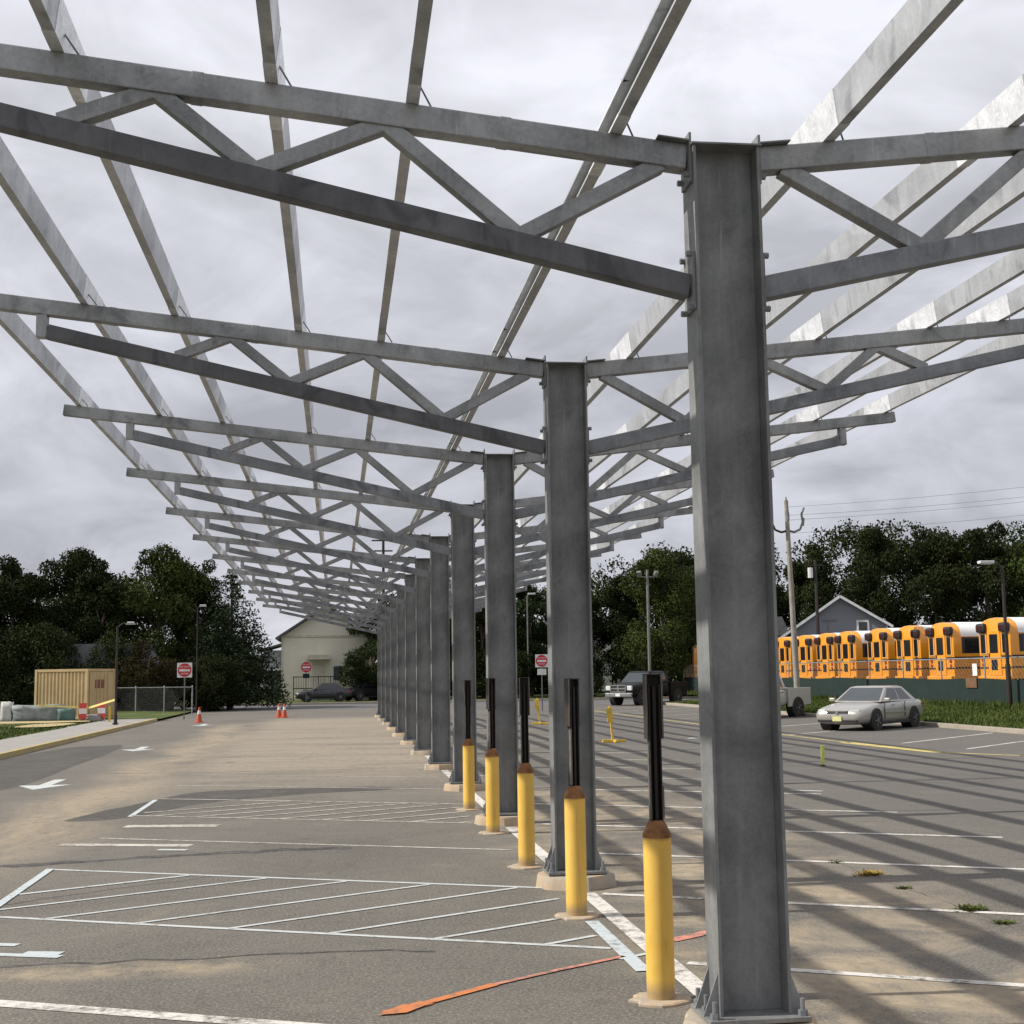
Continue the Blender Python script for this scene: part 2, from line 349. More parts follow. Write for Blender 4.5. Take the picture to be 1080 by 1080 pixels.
# kerb and sidewalk on the left
k = MB(); k.prism([(-8.9, -.1), (-8.75, -.1), (-8.77, .14), (-8.9, .15)], 'y', 4, 69); struct(k.build('kerb', M_CURBY, bevel=.015))
k = MB(); k.prism([(20.62, -.1), (20.80, -.1), (20.80, .15), (20.64, .14)], 'y', 4, 86); struct(k.build('kerb', M_KERB, bevel=.015))
k = MB(); k.prism([(104.6, -.1), (104.78, -.1), (104.78, .15), (104.62, .14)], 'x', -90, 90); struct(k.build('kerb', M_KERB, bevel=.015))
k = MB(); k.add([(-10.9, 4, .145), (-8.9, 4, .145), (-8.9, 69, .145), (-10.6, 69, .145), (-12.6, 66, .145), (-10.9, 57, .145)], [(0, 1, 2, 3, 4, 5)]); struct(k.build('sidewalk', M_WALK))
def bank(name, prof, y0, y1, m, n=26, amp=.05):
    mb = MB(); rings = []
    for j in range(n + 1):
        y = y0 + (y1 - y0) * j / n
        rings.append([(x, y, z + (rnd.uniform(-amp, amp) if 0 < i < len(prof) - 1 else 0)) for i, (x, z) in enumerate(prof)])
    mb.loft(rings, close=False, cap=False); return struct(mb.build(name, m, smooth=True))
bank('lawn', [(-400, .35), (-120, .3), (-40, .25), (-20, .2), (-14, .16), (-12, .15), (-10.9, .13)], 4, 70, M_GRASS)
bank('lawn', [(-400, .35), (-40, .25), (-16, .16), (-10, .13), (-8.75, .10)], 69.9, 89, M_GRASS, 8)
bank('grass_bank', [(20.8, .12), (22, .17), (24, .26), (26, .34), (27.6, .42), (28.8, 1.0), (29.2, 1.08), (31, 1.08)], -30, 88, M_GRASS, 60, .035)
struct(MB().add([(29.4, 10, 1.095), (70, 10, 1.095), (70, 104, 1.095), (29.4, 104, 1.095)], [(0, 1, 2, 3)]).build('bus_lot', M_ROAD))
bank('far_lawn', [(-300, .2), (20, .2), (26, .3), (34, 1.06), (300, 1.3)], 104.78, 160, M_GRASS, 14, .06)
bank('far_slope', [(69.9, 1.09), (120, 1.4), (400, 2)], -30, 104.6, M_GRASS, 8, .1)

# markings (thin sheets on the lot)
def stripe(mb, p, q, w, z):
    p, q = Vector((*p, z)), Vector((*q, z)); d = (q - p).normalized(); s_ = Vector((-d.y, d.x, 0)) * w / 2
    mb.add([p - s_, q - s_, q + s_, p + s_], [(0, 1, 2, 3)])
ZM = .004
SL, SR, CL, CR = -.486, -.565, 10.98, 10.78
white = MB(); faint = MB(); fresh = MB(); blue = MB()
for i in range(-2, 16):                       # stalls right of the row
    c = CR + 3.04 * i
    x1 = 7.85 if i != 0 else 8.6
    stripe(white if i < 6 else faint, (2.42, c + SR * 2.42), (x1, c + SR * x1), .10, ZM)
for i in range(-2, 15):                       # stalls left of the row
    c = CL + (2.87 if i > 0 else 2.89) * i
    m_ = fresh if i in (0, 1) else (white if i == -1 else faint)
    stripe(m_, (-3.03, c + SL * -3.03), (2.0, c + SL * 2.0), .15 if i == -1 else .068, ZM)
for q in range(8):                            # hatched aisle between the two fresh lines
    xb = -3.26 + .8 * q; 
    pb = (xb, CL + SL * xb); t = 2.80 / (.61 - SL); xt = xb + t
    def on(x): return (x, pb[1] + .61 * (x - xb))
    xa = max(xb, -2.98); xe = min(xt, 1.98)
    if q == 7: xe = min(xe, 2.1)
    stripe(fresh, on(xa), on(xe), .055, ZM + .002)
xb = -4.06; pb = (xb, CL + SL * xb); stripe(fresh, (-2.98, pb[1] + .61 * (-2.98 - xb)), (xb + 2.80 / 1.096, pb[1] + .61 * 2.80 / 1.096), .07, ZM + .002)
for q in range(9):                            # second, older hatched aisle
    xb = -3.3 + .62 * q; y0 = CL + 2.87 * 3 + SL * xb; xt = xb + 2.87 / 1.096
    xa, xe = max(xb, -2.9), min(xt, 1.9)
    if xe > xa: stripe(faint, (xa, y0 + .61 * (xa - xb)), (xe, y0 + .61 * (xe - xb)), .07, ZM + .002)
for y0, y1 in ((5.0, 12.5), (13.5, 18.0), (19.1, 23.6), (24.7, 29.2), (30.2, 34.7)): stripe(white, (2.285, y0), (2.285, y1), .15, ZM + .004)
stripe(blue, (2.06, 11.1), (2.06, 9.2), .11, ZM + .004)
stripe(blue, (-3.045, 15.35), (-3.025, 12.45), .085, ZM + .004)
stripe(blue, (-3.03, 20.9), (-3.02, 23.7), .08, ZM)
for a, b, w in (((-3.2, 10.95), (-2.0, 10.52), .10), ((-3.0, 11.25), (-2.42, 11.04), .10), ((-2.30, 10.70), (-2.02, 10.63), .14)): stripe(blue, a, b, w, ZM + w * .01)
stripe(faint, (-3.4, 17.6), (-1.75, 17.1), .22, ZM); stripe(fresh, (-2.1, 16.75), (-1.75, 16.65), .12, ZM + .003)
stripe(faint, (-2.9, 19.55), (-1.6, 19.3), .3, ZM)
stripe(fresh, (10.75, 40.95), (11.2, 40.7), .5, ZM); stripe(fresh, (7.6, 22.35), (8.05, 22.0), .12, ZM + .003); stripe(white, (3.0, 9.45), (3.12, 9.4), .06, ZM + .003)
for a, b in (((15.32, 35.57), (20.3, 40.2)), ((15.67, 32.44), (20.3, 36.8)), ((15.7, 28.6), (20.3, 32.9)), ((14.2, 41.6), (20.3, 47.3)), ((14.4, 46.5), (20.3, 52))): stripe(white, a, b, .11, ZM)
for y in (53.2, 57.5, 62, 66.5, 71, 76): stripe(faint, (14.4, y), (20.3, y + 5.5), .11, ZM)
struct(white.build('white_parking_lines', M_WHITE)); struct(faint.build('faint_parking_lines', M_FAINT)); struct(fresh.build('fresh_hatched_lines', M_WHITE2)); struct(blue.build('pale_blue_lines', M_BLUE))
y_ = MB(); stripe(y_, (14.05, 44), (14.15, 36.4), .12, ZM); stripe(y_, (14.10, 36.6), (14.45, 31.2), .42, ZM); stripe(y_, (14.45, 31.3), (15.62, 29.5), .16, ZM); stripe(y_, (15.6, 29.6), (15.6, 12), .12, ZM); stripe(y_, (14.0, 44), (14.0, 80), .12, ZM)
struct(y_.build('yellow_lines', M_YPAINT))
arr = MB()
for (x, y, s_) in ((-5.64, 27.9, 1.0), (-5.76, 41.35, 1.0), (-5.9, 62, 1.0)):
    arr.add([(x + u * s_, y + v * s_, ZM) for u, v in ((-.12, 1.3), (.12, 1.3), (.12, -.2), (.5, -.2), (0, -1.3), (-.5, -.2), (-.12, -.2))], [(0, 1, 2, 3, 4, 5, 6)])
struct(arr.build('lane_arrows', M_WHITE2))
orl = MB(); pts = [(.30, 8.38), (.56, 8.60), (1.03, 9.01), (1.5, 9.35), (2.03, 9.70)]
for i in range(2): stripe(orl, pts[i], pts[i + 1], (.11, .075)[i], ZM + .004)
orl.add([(.24, 8.33, ZM + .006), (.42, 8.36, ZM + .006), (.62, 8.62, ZM + .006), (.40, 8.56, ZM + .006)], [(0, 1, 2, 3)])
struct(orl.build('orange_survey_line', M_ORANGE))
pk = MB()
for i in range(2, 4): stripe(pk, pts[i], pts[i + 1], .05, ZM + .004)
stripe(pk, (2.5, 10.2), (3.1, 10.62), .12, ZM + .002); struct(pk.build('pink_survey_line', M_PINK))
def blob(name, pts, m, z=.002):
    """smooth closed outline laid on the lot"""
    n = len(pts); out = []
    for i in range(n):
        p0, p1, p2, p3 = (Vector((*pts[(i + d) % n], 0)) for d in (-1, 0, 1, 2))
        for t in (0, .2, .4, .6, .8):
            q = .5 * ((2 * p1) + (-p0 + p2) * t + (2 * p0 - 5 * p1 + 4 * p2 - p3) * t * t + (-p0 + 3 * p1 - 3 * p2 + p3) * t ** 3)
            out.append((q.x + rnd.uniform(-.03, .03), q.y + rnd.uniform(-.06, .06), z))
    return struct(MB().add(out, [tuple(range(len(out)))]).build(name, m))
blob('asphalt_patch', [(-8.7, 27), (-6.3, 26.5), (-6.2, 34), (-6.5, 43.2), (-7.3, 43.8), (-8.1, 43), (-8.6, 38)], M_TAR)
blob('asphalt_patch', [(-3.9, 20.6), (-3.0, 20.8), (-2.1, 22.9), (-.4, 24.2), (.9, 24.6), (.8, 25.3), (-.9, 25.4), (-2.4, 25.1), (-3.2, 23.1)], M_TAR)
def crack(pts, w, m=M_SEAM, z=.002, name='tar_seam'):
    mb = MB(); P = []
    for i in range(len(pts) - 1):
        for t in np.linspace(0, 1, 9)[:-1]: P.append((pts[i][0] * (1 - t) + pts[i + 1][0] * t + rnd.uniform(-.02, .02), pts[i][1] * (1 - t) + pts[i + 1][1] * t + rnd.uniform(-.05, .05)))
    vs = []
    for i, (x, y) in enumerate(P):
        ww = w * rnd.uniform(.5, 1.1); vs += [(x, y - ww, z), (x, y + ww, z)]
    mb.add(vs, [(2 * i, 2 * i + 2, 2 * i + 3, 2 * i + 1) for i in range(len(P) - 1)]); return struct(mb.build(name, m))
crack([(-4.6, 15.4), (-3.65, 15.7), (-2.03, 16.15), (-.6, 16.42), (.3, 16.4)], .13)
crack([(9.5, 8.0), (9.1, 14), (9.6, 22), (9.2, 30), (9.5, 40)], .012); crack([(2.6, 18.65), (6, 18.6), (9.4, 18.75)], .02); crack([(-6, 12.4), (-3.2, 12.9), (-1.0, 14.6)], .012); crack([(-5, 30.6), (-1, 30.2), (1.5, 30.5)], .03)
crack([(5.25, 14.6), (5.2, 13.4), (5.2, 12.2), (5.24, 10.9), (5.2, 9.6)], .03); crack([(-2.4, 10.25), (-.4, 10.3), (.9, 10.2)], .03)

# ------------------------------------------------------------------ the steel canopy: one bolted frame
Y1, S, NCOL = 7.3447, 5.5590, 12
XL, XR, HC, ZB, FW = 2.061, 2.4636, 5.0665, .125, .25
canopy = thing('steel_canopy', 'long open steel canopy frame with V shaped trusses on a row of grey columns', 'canopy', (2.262, Y1, 0))
OX, OY = 2.262, Y1
def cm(mb, name, m, parent, **k): return mb.build(name, m, parent, **k)
# everything below is in coordinates local to the canopy: x about the row's centre, y from the first column
hw = (XR - XL) / 2
def ztop(x): return 5.092 + .112 * (abs(x) - hw) + (.006 * (abs(x) - hw) if x > 0 else 0)   # top of the top chord
def zbot(x): return 4.232 + .227 * (abs(x) - hw)                                            # middle of the bottom chord
c_ = MB(); zc0 = ZB + .025
tf, tw = .019, .012
c_.box((-hw + tf / 2, FW / 2, (zc0 + HC) / 2), (tf, FW, HC - zc0)); c_.box((hw - tf / 2, FW / 2, (zc0 + HC) / 2), (tf, FW, HC - zc0))
c_.box((0, FW / 2, (zc0 + HC - .004) / 2), (2 * hw - 2 * tf, tw, HC - .004 - zc0))
for s in (-1, 1):                                                   # end plates the chords bolt to
    c_.box((s * (hw + .008), FW / 2, 5.0), (.016, .20, .30)); c_.box((s * (hw + .008), FW / 2, 4.26), (.016, .20, .34))
column0 = cm(c_, 'column', M_COL, canopy, bevel=.003)
b_ = MB(); b_.box((0, FW / 2, ZB + .0125), (.56, .42, .025)); base0 = b_.build('base_plate', M_COL, column0, bevel=.003)
for s in (-1, 1):
    for yy in (.035, .215): MB().prism([(s * (hw + .001), zc0), (s * (hw + .085), zc0), (s * (hw + .001), zc0 + .22)], 'y', yy - .006, yy + .006).build('stiffener', M_TRUSS, column0)
for sx in (-1, 1):
    for yy in (-.045, .125, .295): n_ = MB(); n_.cyl((sx * .245, yy, zc0 + .03), (sx * .245, yy, zc0 + .09), .013, n=8); n_.cyl((sx * .245, yy, zc0), (sx * .245, yy, zc0 + .03), .026, n=6); n_.build('anchor_bolt', M_TRUSSD, column0)
for s in (-1, 1):
    for zz in (4.90, 4.10, 4.42):
        for yy in (.05, .20): n_ = MB(); n_.cyl((s * (hw + .016), yy, zz), (s * (hw + .045), yy, zz), .018, n=6); n_.build('connection_bolt', M_TRUSSD, column0)
p_ = MB(); p_.box((0, FW / 2, HC + .006), (2 * hw + .02, FW + .03, .012))
for s in (-1, 1): p_.bar((s * (hw + .01), FW / 2, HC + .034), (s * (hw + .20), FW / 2, HC + .034 + .19 * .114), FW - .04, .010)
p_.build('cap_plate', M_COL, column0, bevel=.002)
columns = [column0]
# one arm of the truss (left), mirrored for the right
YC = FW / 2
def diag_pts(s):
    top = [hw + .17, 1.99, 3.28]; bot = [1.22, 2.72, 3.80]
    seq = [(top[0], 1), (bot[0], 0), (top[1], 1), (bot[1], 0), (top[2], 1), (bot[2], 0)]
    return [(s * x, YC, ztop(s * x) - .13 if t else zbot(x) + .05) for x, t in seq]
def diag_mb(a, b):
    mb = MB(); a, b = Vector(a), Vector(b); return mb.bar(a, b, .09, .095)
def make_arm(s):
    xa, xb = s * (hw + .017), s * (5.93 if s < 0 else 5.86)
    mb = MB(); h = .075
    mb.bar((xa, YC, ztop(xa) - h), (xb, YC, ztop(xb) - h), .115, .15)
    for xs in (1.3, 3.05, 4.4):                                    # splice and strap marks on the chord
        x = s * xs; mb.bar((x - .035, YC, ztop(x - .035) - h), (x + .035, YC, ztop(x + .035) - h), .121, .156)
    arm = mb.build('truss_arm', M_TRUSS, canopy, bevel=.007)
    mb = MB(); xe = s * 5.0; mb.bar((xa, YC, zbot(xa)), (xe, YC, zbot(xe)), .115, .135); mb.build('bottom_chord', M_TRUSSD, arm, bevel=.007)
    mb = MB(); mb.box((xe + s * .052, YC, (zbot(xe) - .06 + ztop(xe) - .148) / 2), (.10, .11, ztop(xe) - .148 - zbot(xe) + .06)); mb.build('end_post', M_TRUSS, arm, bevel=.005)
    P = diag_pts(s)
    for i in range(5): diag_mb(P[i], P[i + 1]).build('diagonal', M_TRUSS, arm, bevel=.006)
    return arm
arm_l, arm_r = make_arm(-1), make_arm(1)
FIRST = [o for o in COL.objects if o.parent == arm_l and o.name.startswith('bottom')][0]
kids_col = [o for o in COL.objects if o.parent == column0]
kids_arm = {a: [o for o in COL.objects if o.parent == a] for a in (arm_l, arm_r)}
far_diag = MB()
for kcol in range(1, NCOL):
    dy = kcol * S
    c = column0.copy(); COL.objects.link(c); c.location = (0, dy, 0); columns.append(c)
    for ch in kids_col:
        if kcol >= 5 and 'bolt' in ch.name: continue
        d = ch.copy(); COL.objects.link(d); d.parent = c
    for s, a in ((-1, arm_l), (1, arm_r)):
        n = a.copy(); COL.objects.link(n); n.location = (0, dy, 0)
        for ch in kids_arm[a]:
            if ch.name.startswith('diagonal') and kcol >= 10: continue
            d = ch.copy(); COL.objects.link(d); d.parent = n
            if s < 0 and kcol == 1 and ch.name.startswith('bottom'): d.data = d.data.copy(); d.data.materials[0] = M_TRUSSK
        if kcol >= 10:
            P = [Vector(p) + Vector((0, dy, 0)) for p in diag_pts(s)]
            for i in range(5): far_diag.bar(P[i], P[i + 1], .09, .095)
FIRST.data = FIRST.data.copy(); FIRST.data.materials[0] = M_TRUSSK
tag(far_diag.build('diagonal', M_TRUSS, canopy), kind='stuff')
# purlins: cold-formed C sections on top of the chords, lapped over each truss
PX = [1.62, .43, -.37, -1.55, -2.40, -3.46]
PX = [x - OX for x in PX] + [2.92 - OX, 4.10 - OX, 4.90 - OX, 6.11 - OX, 6.91 - OX, 7.98 - OX]
PY0, PY1 = -5.0, 61.6
def csec(mb, h, b, t, lip, y0, y1, g=0.):
    """open to -x; web on the +x side; profile grown by g outward for a lap"""
    o = [(0, 0), (-b, 0), (-b, lip), (-b + t, lip), (-b + t, t), (-t, t), (-t, h - t), (-b + t, h - t), (-b + t, h - lip), (-b, h - lip), (-b, h), (0, h)]
    o = [(x + (g if x > -b / 2 else -g), z + (g if z > h / 2 else -g)) for x, z in o] if g else o
    n = len(o); vs = [(x, y0, z) for x, z in o] + [(x, y1, z) for x, z in o]
    quads = [(0, 1, 2, 3), (0, 3, 4, 5), (0, 5, 6, 11), (6, 7, 8, 11), (8, 9, 10, 11)]
    mb.add(vs, [(i, (i + 1) % n, n + (i + 1) % n, n + i) for i in range(n)] + quads + [tuple(i + n for i in q[::-1]) for q in quads])
for x in PX:
    mb = MB(); sg = 1 if x < 0 else -1; csec(mb, .215, .07, .004, .02, PY0, PY1)
    for kcol in range(NCOL):
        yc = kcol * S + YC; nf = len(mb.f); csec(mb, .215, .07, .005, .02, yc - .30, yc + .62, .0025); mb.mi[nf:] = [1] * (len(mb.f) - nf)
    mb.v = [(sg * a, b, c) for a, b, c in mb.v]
    o = mb.build('purlin', [M_PURL, M_LAPGLINT], canopy); o.location = (x + .035 * sg, 0, ztop(x + .035 * sg) + .004)
    o.rotation_euler = (0, math.atan(.113) * (1 if x < 0 else -1), 0)
    s = 1 if x < 0 else -1
for x in PX:                                                       # thin stay from each purlin to its truss
    for kcol in range(6):
        br = MB(); yc = kcol * S + YC; br.cyl((x + .04, yc - .10, ztop(x) + .09), (x + .11, yc - .02, ztop(x) + .0), .006, n=5); br.build('stay_rod', M_TRUSSD, canopy)


# footings under the columns
ordn = ['nearest', 'second', 'third', 'fourth', 'fifth', 'sixth', 'seventh', 'eighth', 'ninth', 'tenth', 'eleventh', 'farthest']
ft = MB(); N = 28
rr = [.355 + rnd.uniform(-.02, .03) for _ in range(N)]
ring = lambda k, z: [(rr[i] * k * math.cos(2 * math.pi * i / N), rr[i] * k * math.sin(2 * math.pi * i / N), z) for i in range(N)]
ft.loft([ring(1.06, -.03), ring(1.03, .03), ring(1.0, .098), ring(.975, .115)])
foot0 = ft.build('concrete_footing', M_FOOT, smooth='auto')
for i in range(NCOL):
    o = foot0 if i == 0 else foot0.copy()
    if i: COL.objects.link(o)
    o.location = (OX, Y1 + i * S + YC, 0); o.rotation_euler = (0, 0, i * 1.3)
    pos = 'the nearest canopy column' if i == 0 else ('the farthest canopy column' if i == 11 else f'the {ordn[i]} canopy column from the camera')
    tag(o, f'round tan concrete footing under {pos}', 'footing', 'concrete footings under the canopy columns')

# ------------------------------------------------------------------ bollards with dark sign posts
bol = thing('bollard', '', 'bollard', (1.99, 8.40, 0), 0, 'yellow bollards beside the canopy columns')
pb_ = MB(); pb_.cyl((0, 0, 0), (0, 0, 1.0), .088, n=28); pb_.build('pipe', M_YEL, bol, smooth='auto')
cp_ = MB(); cp_.loft([[(r * math.cos(t), r * math.sin(t), z) for t in (2 * math.pi * i / 20 for i in range(20))] for r, z in ((.0905, .985), (.0905, 1.0), (.086, 1.012), (.060, 1.065), (.046, 1.088))]); cp_.build('cap', M_RUST, bol, smooth='auto')
sp_ = MB(); w = .034; sp_.box((0, .03, 1.50), (2 * w, .008, .86)); sp_.box((-w, 0, 1.50), (.007, .066, .86)); sp_.box((w, 0, 1.50), (.007, .066, .86)); sp_.box((0, 0, 1.5), (.018, .05, .84)); sp_.build('sign_post', [M_POSTIN], bol)
sl_ = MB(); w = .050; sl_.box((0, .042, 1.79), (2 * w, .006, .40)); sl_.box((-w, .01, 1.79), (.010, .07, .40)); sl_.box((w, .01, 1.79), (.010, .07, .40)); sl_.box((0, .01, 1.993), (2 * w + .01, .07, .008)); sl_.build('post_sleeve', M_POST, bol)
lp_ = MB(); lp_.box((-.05, -.027, 1.79), (.011, .004, .40)); lp_.box((.05, -.027, 1.79), (.011, .004, .40)); lp_.box((-.041, -.02, 1.33), (.012, .03, .46)); lp_.box((.041, -.02, 1.20), (.012, .03, .2)); lp_.build('post_edges', M_POSTLIP, bol)
rc = MB(); rs = [.17 + rnd.uniform(-.03, .04) for _ in range(18)]
rc.loft([[(rs[i] * k_ * 1.15 * math.cos(2 * math.pi * i / 18), rs[i] * k_ * math.sin(2 * math.pi * i / 18), z) for i in range(18)] for k_, z in ((1, -.01), (.98, .012), (.9, .02))]); rc.build('base_collar', M_FOOT, bol)
blabels = ['nearest yellow bollard with rusty cap, in front of the nearest grey column',
           'second nearest yellow bollard with dark post, overlapping the second grey column',
           'third yellow bollard from the camera, standing left of the second column',
           'fourth yellow bollard from the camera, overlapping the third column',
           'farthest yellow bollard of the row, overlapping the fourth column']
for i, y in enumerate((8.40, 11.35, 14.33, 17.44, 20.57)):
    o = bol if i == 0 else copy_tree(bol); o.location = (1.985, y, 0); o['label'] = blabels[i]
    o.rotation_euler = (0, 0, (0, .35, -.1, .3, -.2)[i])
    if i: o.scale = (1, 1, (1, .985, .99, .985, .97)[i])

# ------------------------------------------------------------------ weeds in the crack
def weed(label, loc, n, h, m, seed):
    rg = random.Random(seed); mb = MB()
    for _ in range(n):
        a = rg.uniform(0, 6.28); rr_ = rg.uniform(0, h * 1.1); p = Vector((rr_ * math.cos(a) * 1.5, rr_ * math.sin(a) * .7, 0)); d = Vector((math.cos(a) * rg.uniform(.2, 1), math.sin(a) * rg.uniform(.2, 1), rg.uniform(.3, 1.3))).normalized() * h * rg.uniform(.5, 1.2)
        w_ = Vector((-d.y, d.x, 0)).normalized() * h * .09
        mb.add([p - w_, p + w_, p + d * .6 + w_ * 1.4, p + d, p + d * .6 - w_ * 1.4], [(0, 1, 2, 3, 4)])
    o = mb.build('weed_tuft', m); o.location = loc; o.scale = (1.1, 1.3, .6); return tag(o, label, 'weed', 'weeds in the asphalt crack')
M_WEED = foliage('weed_leaves', (.05, .07, .02), (.12, .13, .04)); M_WEEDY = foliage('yellowed_weed', (.25, .17, .04), (.42, .29, .08))
weed('yellowed flat weed in the crack right of the nearest column', (5.2, 13.0, 0), 90, .085, M_WEEDY, 1)
weed('small brown weed farthest along the asphalt crack', (5.2, 13.9, 0), 60, .045, M_WEED, 2)
weed('low green weed between the yellowed weed and the big green tuft', (5.18, 12.15, 0), 70, .045, M_WEED, 3)
weed('largest green weed tuft sitting on a white stall line at right', (5.24, 10.95, 0), 110, .075, M_WEED, 4)
weed('nearest thin weeds in the crack at the right edge', (5.22, 10.35, 0), 90, .05, M_WEED, 5)

# ------------------------------------------------------------------ vehicles
def wheel_pair(root, xs, half, r, w):
    for x in xs:
        for s in (-1, 1):
            mb = MB(); N_ = 26; prof = [(r * .66, -w / 2), (r * .93, -w / 2), (r, -w * .36), (r, w * .36), (r * .93, w / 2), (r * .66, w / 2)]
            mb.loft([[(rad * math.cos(t), yy, rad * math.sin(t)) for t in (2 * math.pi * i / N_ for i in range(N_))] for rad, yy in prof])
            o = mb.build('wheel', M_RUBBER, root, smooth='auto'); o.location = (x, s * (half - w / 2 + .015), r)
            mb = MB(); y0 = s * w * .5
            mb.cyl((0, y0 - s * .05, 0), (0, y0 - s * .02, 0), r * .64, n=22)
            for q in range(5):
                a = q * 2 * math.pi / 5; mb.bar((0, y0 + s * .0, 0), (r * .6 * math.cos(a), y0 - s * .005, r * .6 * math.sin(a)), .03, r * .17, up=(0, 1, 0))
            mb.cyl((0, y0 - s * .02, 0), (0, y0 + s * .012, 0), r * .17, n=12); mb.build('rim', M_RIM, o)
            mb = MB(); mb.cyl((x, s * (half - .35), r + .015), (x, s * (half + .004), r + .015), r * 1.17, n=26); mb.build('wheel_arch', M_BLACK, root)
def quad_on(root, name, m, face, u0, u1, v0, v1, off=.006, th=.004):
    """pane on a quad face (a,b,c,d: bottom-left, bottom-right, top-right, top-left), inset in u and v, standing proud of it"""
    a, b, c, d = (Vector(p) for p in face); nrm = (b - a).cross(d - a).normalized()
    P = lambda u, v: (a * (1 - u) + b * u) * (1 - v) + (d * (1 - u) + c * u) * v
    q = [P(u0, v0), P(u1, v0), P(u1, v1), P(u0, v1)]
    mb = MB(); mb.add([p + nrm * (off - th) for p in q] + [p + nrm * off for p in q], [(0, 1, 2, 3), (4, 5, 6, 7), (0, 1, 5, 4), (1, 2, 6, 5), (2, 3, 7, 6), (3, 0, 4, 7)])
    return mb.build(name, m, root)
def section(x, w, z0, zs, zt, crown=.03):
    """closed ring round the body at x: sill, waist, deck"""
    h = [(-w * .86, z0), (-w * .97, z0 + .12), (-w, zs), (-w * .96, zt - .07), (-w * .86, zt - .01), (-w * .45, zt + crown * .7), (0, zt + crown)]
    return [(x, y, z) for y, z in h] + [(x, -y, z) for y, z in h[-2::-1]]
def make_sedan(label, paint_m, loc, rz, group=None, L=4.75, Wd=1.80, H=1.41, glass=M_GLASS, name='sedan'):
    root = thing(name, label, 'car', loc, rz, group); hw_ = Wd / 2; k = L / 4.75; hz = H / 1.41
    st = [(2.36, .66, .30, .42, .55), (2.30, .78, .22, .45, .66), (2.05, .87, .18, .50, .74), (1.5, .90, .17, .52, .83), (.85, .90, .17, .54, .91), (-.6, .90, .17, .55, .94), (-1.5, .90, .18, .56, .96), (-2.0, .88, .22, .57, .95), (-2.28, .82, .28, .56, .91), (-2.37, .72, .34, .55, .78)]
    mb = MB(); mb.loft([section(x * k, w * hw_ / .9, z0, zs * hz, zt * hz) for x, w, z0, zs, zt in st]); mb.build('body', paint_m, root, smooth=True, subsurf=1)
    zb_, zt_ = .90 * hz, H; xf, xr, tf_, tr_ = .95 * k, -1.72 * k, .12 * k, -1.02 * k; wb, wt_ = hw_ * .91, hw_ * .66
    A = [(xf, -wb, zb_), (xf, wb, zb_), (xr, wb, zb_), (xr, -wb, zb_)]; B = [(tf_, -wt_, zt_), (tf_, wt_, zt_), (tr_, wt_, zt_), (tr_, -wt_, zt_)]
    mb = MB(); mid = [(tf_ + (xf - tf_) * .04, -wt_ * 1.03, zt_ - .03), (tf_ + (xf - tf_) * .04, wt_ * 1.03, zt_ - .03), (tr_ + (xr - tr_) * .04, wt_ * 1.03, zt_ - .03), (tr_ + (xr - tr_) * .04, -wt_ * 1.03, zt_ - .03)]
    top = [(tf_ - .12, -wt_ * .8, zt_), (tf_ - .12, wt_ * .8, zt_), (tr_ + .12, wt_ * .8, zt_), (tr_ + .12, -wt_ * .8, zt_)]
    mb.loft([A, mid, top]); mb.build('cabin', paint_m, root, bevel=.02, smooth='auto')
    quad_on(root, 'windscreen', M_WSCREEN, (A[0], A[1], mid[1], mid[0]), .05, .95, .08, .93)
    quad_on(root, 'rear_window', glass, (A[2], A[3], mid[3], mid[2]), .07, .93, .1, .9)
    for a, b, c, d in ((A[1], A[2], mid[2], mid[1]), (A[3], A[0], mid[0], mid[3])):
        quad_on(root, 'side_window', glass, (a, b, c, d), .10, .50, .12, .9); quad_on(root, 'side_window', glass, (a, b, c, d), .54, .87, .12, .9)
    xg = 2.345 * k
    mb = MB(); mb.box((xg - .02, 0, .60 * hz), (.07, .72, .10)); g = mb.build('grille', M_BLACK, root, bevel=.02)
    mb = MB()
    for z in (-.025, .02): mb.box((xg + .018, 0, .60 * hz + z), (.012, .68, .014))
    mb.cyl((xg + .01, 0, .60 * hz), (xg + .035, 0, .60 * hz), .055, n=14); mb.build('grille_bar', M_CHROME, g)
    for s in (-1, 1):
        mb = MB(); mb.prism([(xg - .02, s * .42), (xg - .10, s * .70), (xg - .30, s * .79), (xg - .36, s * .70), (xg - .22, s * .42)], 'z', .56 * hz, .685 * hz); mb.build('headlight', M_LAMP, root, bevel=.015)
        mb = MB(); mb.box((.78 * k, s * (hw_ + .06), .97 * hz), (.10, .19, .12)); mb.build('mirror', paint_m, root, bevel=.03)
        mb = MB(); mb.prism([(-xg + .03, s * .48), (-xg + .08, s * .78), (-xg + .3, s * .86), (-xg + .32, s * .75), (-xg + .2, s * .48)], 'z', .66 * hz, .82 * hz); mb.build('tail_light', M_REDL, root, bevel=.01)
        mb = MB(); mb.box((.2 * k, s * (hw_ + .003), .80 * hz), (.16, .02, .025)); mb.build('door_handle', paint_m, root)
    for s in (-1, 1):
        for x0_, z0_, z1_ in ((.86, .34, .86), (-.62, .40, .90)): mb = MB(); mb.box((x0_ * k, s * (hw_ - .004), (z0_ + z1_) / 2 * hz), (.012, .02, (z1_ - z0_) * hz)); mb.build('door_seam', M_BLACK, root)
        mb = MB(); mb.box((.05 * k, s * (hw_ - .02), .235 * hz), (2.0 * k, .06, .09)); mb.build('sill', M_BLACK, root, bevel=.01)
        mb = MB(); mb.box((.1 * k, s * (hw_ + .004), .56 * hz), (1.5 * k, .02, .045)); mb.build('side_moulding', paint_m, root, bevel=.006)
